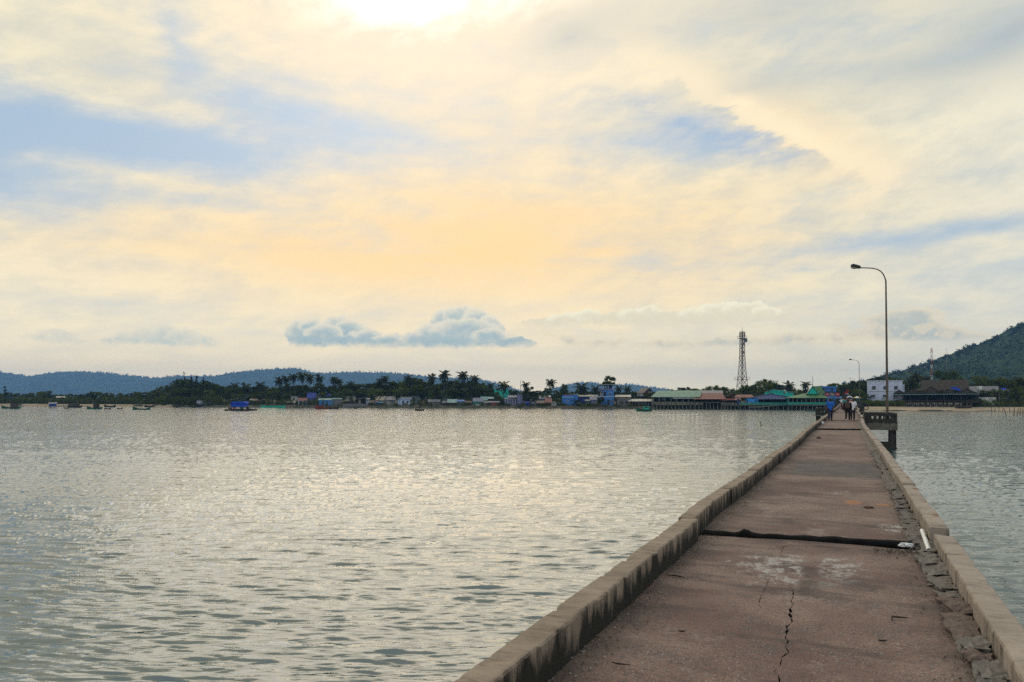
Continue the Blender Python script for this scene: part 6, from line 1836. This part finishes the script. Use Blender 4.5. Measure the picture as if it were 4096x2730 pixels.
# floating raft house
Y = F * CAMZ / (1643 - HY); root = empty('floating_house', (Xp(963, Y), Y, 0)); tag(root, 'floating raft house with blue tarp cabin and hoops in the bay', 'raft')
sx = lambda c: ((600 + K * c) - 963) / F * Y
sz = lambda cy: Zp(1440 + K * cy, Y)
rr = random.Random(3)
for k in range(9):
    x0 = sx(1032 + 42 * k); MB().mat(B_DARK).box(x0, x0 + 42 * K / F * Y - .03, -1.8, 1.8, -.2, .26 + rr.uniform(0, .1)).build('float', None, root)
MB().mat(B_WOOD).box(sx(1035), sx(1410), -1.9, 1.9, .38, .46).build('raft_deck', None, root)
for c in (1125, 1165, 1230, 1288):
    for y in (-1.2, 1.2): MB().mat(W_WHITE).box(sx(c) - .05, sx(c) + .05, y - .05, y + .05, .4, sz(628)).build('post', None, root)
MB().mat(M_TARP).add([(sx(1118), -1.5, sz(632)), (sx(1292), -1.5, sz(634)), (sx(1300), -1.5, sz(582)), (sx(1112), -1.5, sz(588)), (sx(1118), 1.5, sz(632)), (sx(1292), 1.5, sz(634)), (sx(1300), 1.5, sz(582)), (sx(1112), 1.5, sz(588))],
                     [(0, 1, 2, 3), (5, 4, 7, 6), (4, 0, 3, 7), (1, 5, 6, 2)]).build('cabin', None, root)
mb = MB().mat(M_TARP); mb.prism([(sx(1105), sz(590)), (sx(1308), sz(586)), (sx(1290), sz(560)), (sx(1150), sz(562))], -1.7, 1.7); mb.build('roof', None, root)
for y in (-1.2, 0, 1.2):
    MB().mat(W_LGREY).tube([(sx(1302), y, .4), (sx(1302), y, sz(630)), (sx(1325), y, sz(618)), (sx(1350), y, sz(626)), (sx(1356), y, .4)], .05, 6).build('hoop', None, root)
for c, mm in ((1090, B_WOOD), (1150, W_ORANGE), (1245, B_GREEN), (1330, B_DARK)): MB().mat(mm).box(sx(c) - .35, sx(c) + .35, -1.2, -.4, .46, .46 + rr.uniform(.3, .7)).build('crate', None, root)


# ------------------------------------------------------------ people on the pier
def cap_tube(bm, a, b, ra, rb, seg=10):
    a, b = Vector(a), Vector(b); d = (b - a); L = d.length; d.normalize()
    u = d.orthogonal().normalized(); w = d.cross(u); rings = []
    prof = [(-ra, 0.05), (-ra * .7, .714), (0, 1.0), (None, None), (0, 1), (rb * .7, .714), (rb, .05)]
    for i, (o, k) in enumerate(prof):
        if o is None: continue
        base, r = (a, ra) if i < 3 else (b, rb)
        rings.append([bm.verts.new(base + d * o + (u * math.cos(2 * math.pi * j / seg) + w * math.sin(2 * math.pi * j / seg)) * r * k) for j in range(seg)])
    for p, q in zip(rings[:-1], rings[1:]):
        for j in range(seg): bm.faces.new((p[j], p[(j + 1) % seg], q[(j + 1) % seg], q[j]))
    bm.faces.new(rings[0][::-1]); bm.faces.new(rings[-1])


def fused(name, segs, voxel, mat):
    """one continuous surface grown from tapered limbs"""
    bm = bmesh.new()
    for a, b, ra, rb in segs: cap_tube(bm, a, b, ra, rb)
    me = bpy.data.meshes.new(name + '_src'); bm.to_mesh(me); bm.free()
    o = bpy.data.objects.new(name + '_src', me); COL.objects.link(o)
    md = o.modifiers.new('r', 'REMESH'); md.mode = 'VOXEL'; md.voxel_size = voxel; md.use_smooth_shade = True
    sm = o.modifiers.new('s', 'SMOOTH'); sm.iterations = 2; sm.factor = .5
    bpy.context.view_layer.update()
    dg = bpy.context.evaluated_depsgraph_get()
    out = bpy.data.meshes.new_from_object(o.evaluated_get(dg))
    bpy.data.objects.remove(o); bpy.data.meshes.remove(me)
    out.name = name; out.materials.clear(); out.materials.append(mat)
    return out


M_SKIN = paint('skin_brown', (0.22, 0.115, 0.07), .6, .1, 0.0); M_HAIR = paint('hair_black', (0.012, 0.010, 0.010), .5, .2, 0)
C_BLUE = paint('cloth_royal_blue', (0.02, 0.13, 0.55), .85, .25, 0.05); C_BLACK = paint('cloth_black', (0.016, 0.015, 0.014), .9, .3, 0.05); C_NAVY = paint('cloth_navy', (0.018, 0.024, 0.05), .9, .3, .05)
C_WHITE = paint('cloth_white', (0.70, 0.70, 0.74), .85, .1, 0.05); C_SHOE = paint('shoe_dark', (0.03, 0.026, 0.022), .7); C_WSHOE = paint('shoe_white', (0.65, 0.62, 0.58), .7); C_BROWN = paint('cloth_brown', (0.10, 0.06, 0.04), .9); C_RED = paint('cloth_red', (0.38, 0.05, 0.04), .9); C_TEAL = paint('cloth_teal', (0.06, 0.24, 0.26), .9); C_GREY = paint('cloth_grey', (0.22, 0.22, 0.23), .9)


def person(label, pose, shirt, trousers, shoe, H=1.66, hair_long=False, group='people walking on the pier'):
    k = H / 1.70
    V = lambda x, y, z: Vector((x * k, y * k, z * k))
    st_ = pose.get('stride', 0.16); sw = pose.get('swing', .10); lean = pose.get('lean', 0.03); hd = pose.get('head', 0.0)
    pel = V(0, 0, .93); ch = V(0, lean, 1.28); nk = V(0, lean + .01, 1.45); hdp = V(hd * .05, lean + .03, 1.585)
    J = {}
    for s, n in ((-1, 'l'), (1, 'r')):
        ph = s * st_
        J['hip' + n] = V(s * .095, 0, .92); J['kn' + n] = V(s * .10, ph * .55 + .03, .50); J['an' + n] = V(s * .10, ph - (.10 if ph < 0 else 0), .09 + (.07 if ph < 0 else 0)); J['to' + n] = J['an' + n] + V(s * .02, .15, -.045 - (.06 if ph < 0 else 0))
        J['sh' + n] = V(s * .185, lean, 1.40); J['el' + n] = V(s * .245, lean - ph * .35 - .02, 1.12); J['wr' + n] = V(s * pose.get('hx', .25), lean - ph * .6 + .07 + sw * .3, .89)
    body = [(pel, ch, .135 * k, .135 * k), (V(-.06, 0, .95), V(-.09, lean, 1.30), .10 * k, .11 * k), (V(.06, 0, .95), V(.09, lean, 1.30), .10 * k, .11 * k), (ch, nk, .10 * k, .058 * k), (nk, hdp, .055 * k, .06 * k),
            (hdp + V(0, 0, -.03), hdp + V(0, 0, .05), .078 * k, .088 * k), (hdp + V(0, .07, -.03), hdp + V(0, .095, -.035), .02 * k, .014 * k), (hdp + V(0, .05, -.075), hdp + V(0, .065, -.075), .035 * k, .03 * k),
            (hdp + V(-.085, 0, 0), hdp + V(-.092, -.005, .015), .018 * k, .018 * k), (hdp + V(.085, 0, 0), hdp + V(.092, -.005, .015), .018 * k, .018 * k)]
    for n, s in (('l', -1), ('r', 1)):
        body += [(J['hip' + n], J['kn' + n], .088 * k, .06 * k), (J['kn' + n], J['an' + n], .058 * k, .04 * k), (J['an' + n], J['to' + n], .042 * k, .03 * k),
                 (ch + V(s * .10, 0, .08), J['sh' + n], .07 * k, .062 * k), (J['sh' + n], J['el' + n], .056 * k, .042 * k), (J['el' + n], J['wr' + n], .042 * k, .03 * k)]
        w = J['wr' + n]; d = (w - J['el' + n]).normalized(); pal = w + d * .075 * k
        body.append((w, pal, .030 * k, .034 * k))
        for f, (oy, ln) in enumerate(((.028, .062), (.010, .074), (-.009, .070), (-.026, .055))):
            p0 = pal + V(0, oy, 0); p1 = p0 + d * ln * .55 * k; p2 = p1 + d * ln * .5 * k + V(-s * .018, .004, 0)
            body += [(p0, p1, .0095 * k, .0088 * k), (p1, p2, .0088 * k, .0078 * k)]
        t0 = w + d * .03 * k + V(0, .028, 0); t1 = t0 + d * .035 * k + V(-s * .01, .022, 0); t2 = t1 + d * .03 * k
        body += [(t0, t1, .012 * k, .0105 * k), (t1, t2, .0105 * k, .009 * k)]
    o = link(bpy.data.objects.new('person', fused('person', body, .011, M_SKIN))); tag(o, label, 'person', group)
    g = .022 * k
    tor = [(V(0, 0, .90), ch, .150 * k, .150 * k), (V(-.06, 0, .90), V(-.09, lean, 1.31), .118 * k, .125 * k), (V(.06, 0, .90), V(.09, lean, 1.31), .118 * k, .125 * k), (ch, ch + V(0, 0, .10), .13 * k, .09 * k)]
    for n, s in (('l', -1), ('r', 1)):
        e = J['sh' + n].lerp(J['el' + n], pose.get('sleeve', .7)) if pose.get('sleeve', .7) < 1 else J['el' + n]
        tor += [(ch + V(s * .09, 0, .085), J['sh' + n], .09 * k, .082 * k), (J['sh' + n], e, .08 * k, .068 * k)]
        if pose.get('sleeve', .7) > 1: tor.append((J['el' + n], J['el' + n].lerp(J['wr' + n], .9), .058 * k, .045 * k))
    inst('shirt', fused('shirt', tor, .018, shirt), o)
    tr = [(V(-.06, 0, .93), V(.06, 0, .93), .135 * k, .135 * k)]
    for n in 'lr': tr += [(J['hip' + n], J['kn' + n], .108 * k, .078 * k), (J['kn' + n], J['an' + n] + V(0, -.01, .02), .078 * k, .062 * k)]
    inst('trousers', fused('trousers', tr, .018, trousers), o)
    for n in 'lr': inst('shoe', fused('shoe', [(J['an' + n] + V(0, -.03, -.03), J['to' + n] + V(0, .04, 0), .05 * k, .038 * k), (J['an' + n] + V(0, 0, -.03), J['an' + n] + V(0, 0, .02), .05 * k, .05 * k)], .014, shoe), o)
    hs = [(hdp + V(0, -.02, .01), hdp + V(0, -.01, .06), .092 * k, .092 * k), (hdp + V(0, -.05, -.05), hdp + V(0, -.02, .04), .06 * k, .085 * k)]
    if hair_long: hs.append((hdp + V(0, -.06, 0), hdp + V(0, -.08, -.2), .075 * k, .06 * k))
    inst('hair', fused('hair', hs, .016, M_HAIR), o)
    for s in (-1, 1):
        inst('eye', fused('eye', [(hdp + V(s * .03, .078, .0), hdp + V(s * .03, .08, .0), .009, .009)], .004, M_HAIR), o)
    return o


def put(o, tt, s, rz=0.0, dz=0.012):
    o.location = pw(tt, s, dz); o.rotation_euler = (0, 0, -PA + rz)


Y0 = F * 1.75 / (1686 - HY)
ta, sa_ = st(3321, 1686.5)
p1 = person('man in a blue shirt and navy trousers walking away along the pier', dict(stride=.15, hx=.26), C_BLUE, C_NAVY, C_SHOE, 1.66); put(p1, ta, sa_, R(6))
ta, sa_ = st(3391, 1687)
p2 = person('person in black with a backpack, walking away beside the one in white', dict(stride=.20, sleeve=2, hx=.24), C_BLACK, C_BLACK, C_WSHOE, 1.60, True); put(p2, ta, sa_, R(-4))
back_loc = p2.matrix_basis.copy()
bp = fused('backpack', [((-.07, -.20, 1.02), (-.07, -.18, 1.30), .10, .09), ((.07, -.20, 1.02), (.07, -.18, 1.30), .10, .09), ((0, -.26, 1.02), (0, -.25, 1.15), .08, .07)], .016, C_BROWN)
bo = link(bpy.data.objects.new('backpack', bp)); bo.location = p2.location; bo.rotation_euler = p2.rotation_euler; tag(bo, 'dark backpack on the back of the person in black', 'backpack')
ta, sa_ = st(3411, 1683.5)
p3 = person('person in a white shirt and black trousers, half hidden behind the one in black', dict(stride=.12, hx=.25, head=1), C_WHITE, C_BLACK, C_SHOE, 1.64); put(p3, ta, sa_, R(3))
# farther people: copies with other clothes
far = [(p1, -0.55, 96, C_TEAL, C_NAVY, 'person in teal walking beyond the first group', 0), (p3, -0.05, 99, C_RED, C_BLACK, 'person in red close to the right kerb beyond the first group', 0), (p1, 0.35, 104, C_GREY, C_BLACK, 'person in grey beyond the one in red', 0), (p3, 0.15, 118, C_WHITE, C_NAVY, 'distant person in a pale shirt on the pier', 0),
       (p1, -0.5, 131, C_RED, C_NAVY, 'distant person in red among the motorbikes', R(180)), (p3, -1.2, 150, C_BLACK, C_GREY, 'distant person in black near the pier head', 0), (p1, 0.3, 166, C_TEAL, C_BLACK, 'small far person in teal near the pier head', R(170)), (p3, -.4, 182, C_GREY, C_NAVY, 'farthest person visible at the pier head', 0)]
for src, tt, s, c1, c2, lb, rz in far:
    c = copy_tree(src); put(c, tt, s, rz); c['label'] = lb
    for ch in c.children:
        mm = c1 if ch.name.startswith('shirt') else c2 if ch.name.startswith('trousers') else None
        if mm: ch.material_slots[0].link = 'OBJECT'; ch.material_slots[0].material = mm

# ------------------------------------------------------------ motorbikes and market clutter near the pier head
M_TYRE = paint('tyre', (0.015, 0.015, 0.015), .9); M_CHROME = paint('chrome_parts', (0.45, 0.45, 0.46), .25, .1, 0.05, spec=.6)


def motorbike():
    root = empty('motorbike')
    for y in (-.62, .62):
        w = MB().mat(M_TYRE)
        pts = [(0, y + .27 * math.cos(a), .29 + .27 * math.sin(a)) for a in np.linspace(0, 2 * math.pi, 21)]
        w.tube(pts, .05, 7, cap=False); wo = w.build('wheel', None, root)
        MB().mat(M_CHROME).tube([(-.05, y, .29), (.05, y, .29)], .06, 8).build('hub', None, wo)
        q = MB().mat(M_CHROME)
        for a in np.linspace(0, 2 * math.pi, 9)[:-1]: q.tube([(0, y, .29), (0, y + .25 * math.cos(a), .29 + .25 * math.sin(a))], .008, 4)
        q.build('spokes', None, wo)['kind'] = 'stuff'
    me = fused('body', [((0, -.45, .62), (0, .05, .55), .11, .09), ((0, .05, .55), (0, .30, .45), .09, .07), ((0, .30, .45), (0, .45, .95), .07, .08), ((0, .45, .95), (0, .50, 1.0), .10, .09), ((0, -.45, .62), (0, -.75, .72), .10, .05), ((0, -.2, .36), (0, .1, .34), .13, .11)], .03, C_RED)
    inst('body', me, root)
    inst('seat', fused('seat', [((0, -.55, .80), (0, .0, .76), .10, .09)], .03, M_TYRE), root)
    MB().mat(M_CHROME).tube([(0, .46, .95), (0, .60, .60), (0, .64, .30)], .03, 6).build('fork', None, root)
    MB().mat(M_TYRE).tube([(-.34, .34, 1.06), (-.12, .44, 1.04), (.12, .44, 1.04), (.34, .34, 1.06)], .018, 6).build('handlebar', None, root)
    for x in (-.3, .3):
        MB().mat(M_TYRE).tube([(x * .8, .38, 1.05), (x * 1.05, .40, 1.2)], .01, 5).build('mirror_stem', None, root); MB().mat(M_CHROME).box(x * 1.05 - .06, x * 1.05 + .06, .39, .42, 1.18, 1.27).build('mirror', None, root)
    MB().mat(C_WHITE).tube([(0, .55, .98), (0, .60, .97)], [.08, .06], 10).build('headlight', None, root); MB().mat(C_RED).box(-.06, .06, -.82, -.78, .70, .77).build('tail_light', None, root)
    return root


mbk = motorbike(); g = 'motorbikes on the pier'; tag(mbk, 'motorbike coming along the pier behind the walkers', 'motorbike', g); put(mbk, -0.95, 112, R(180))
for tt, s, rz, lb, cm in ((0.1, 124, 180, 'motorbike with dark body further along the pier', C_BLACK), (-1.25, 137, 175, 'white motorbike near the left kerb, far along the pier', C_WHITE), (0.2, 143, 185, 'blue motorbike near the right kerb, far along the pier', C_BLUE), (-.6, 158, 180, 'motorbike among the crowd at the pier head', C_GREY), (1.4, 110.5, 90, 'motorbike parked in the small right bay', C_NAVY)):
    c = copy_tree(mbk); put(c, tt, s, R(rz)); c['label'] = lb
    for ch in c.children:
        if ch.name.startswith('body'): ch.material_slots[0].link = 'OBJECT'; ch.material_slots[0].material = cm
riders = [(p1, -.95, 112.1, C_WHITE, 'rider in white on the motorbike behind the walkers'), (p3, .1, 124.1, C_BLUE, 'rider in blue on the dark motorbike')]
for src, tt, s, cm, lb in riders:
    c = copy_tree(src); put(c, tt, s, R(180), .0); c['label'] = lb
    for ch in c.children:
        if ch.name.startswith('shirt'): ch.material_slots[0].link = 'OBJECT'; ch.material_slots[0].material = cm


def parasol(px, pt, Y, w, cols, label):
    zb = DECK if Y < 205 else 1.4; root = empty('parasol', (Xp(px, Y), Y, zb)); tag(root, label, 'parasol', 'parasols at the pier head'); H = Zp(pt, Y) - zb
    MB().mat(M_POST).tube([(0, 0, 0), (0, 0, H)], .03, 6).build('pole', None, root)
    R0 = w / F * Y / 2
    for k in range(8):
        a, b = 2 * math.pi * k / 8, 2 * math.pi * (k + 1) / 8
        MB().mat(cols[k % len(cols)]).add([(0, 0, H), (R0 * math.cos(a), R0 * math.sin(a), H - .55), (R0 * math.cos(b), R0 * math.sin(b), H - .55), (0, 0, H - .06), (R0 * math.cos(a), R0 * math.sin(a), H - .58), (R0 * math.cos(b), R0 * math.sin(b), H - .58)], [(0, 1, 2), (3, 5, 4), (1, 4, 5, 2)]).build('canopy_panel', None, root)


C_YEL = paint('canvas_yellow', (0.62, 0.42, 0.12), .9)
parasol(3428, 1585, 214, 34, (C_YEL, C_WHITE), 'yellow and white parasol at the pier head')
parasol(3398, 1583, 218, 26, (C_WHITE, C_GREY), 'grey and white parasol left of the yellow one')
parasol(3372, 1581, 222, 26, (C_NAVY, C_BLACK), 'dark parasol at the left of the pier head stalls')
for i, (px, w, h, cm, lb) in enumerate(((3360, 1.6, 1.3, C_GREY, 'grey market stall at the left of the landing'), (3392, 1.8, 1.4, C_BROWN, 'brown market stall in the middle of the landing'), (3436, 2.2, 1.2, C_TEAL, 'teal market stall below the yellow parasol'))):
    Yq = 216 + 3 * i; root = empty('market_stall', (Xp(px, Yq), Yq, 1.25)); tag(root, lb, 'stall', 'stalls at the pier head')
    MB().mat(cm).box(-w / 2, w / 2, -.4, .4, .55, .75).build('counter', None, root); MB().mat(cm).box(-w / 2 - .2, w / 2 + .2, -.6, .6, h + .8, h + .88).build('roof', None, root)
    for x in (-w / 2, w / 2):
        for y in (-.38, .38): MB().mat(M_POSTD).box(x - .04, x + .04, y - .04, y + .04, -.2, h + .8).build('post', None, root)
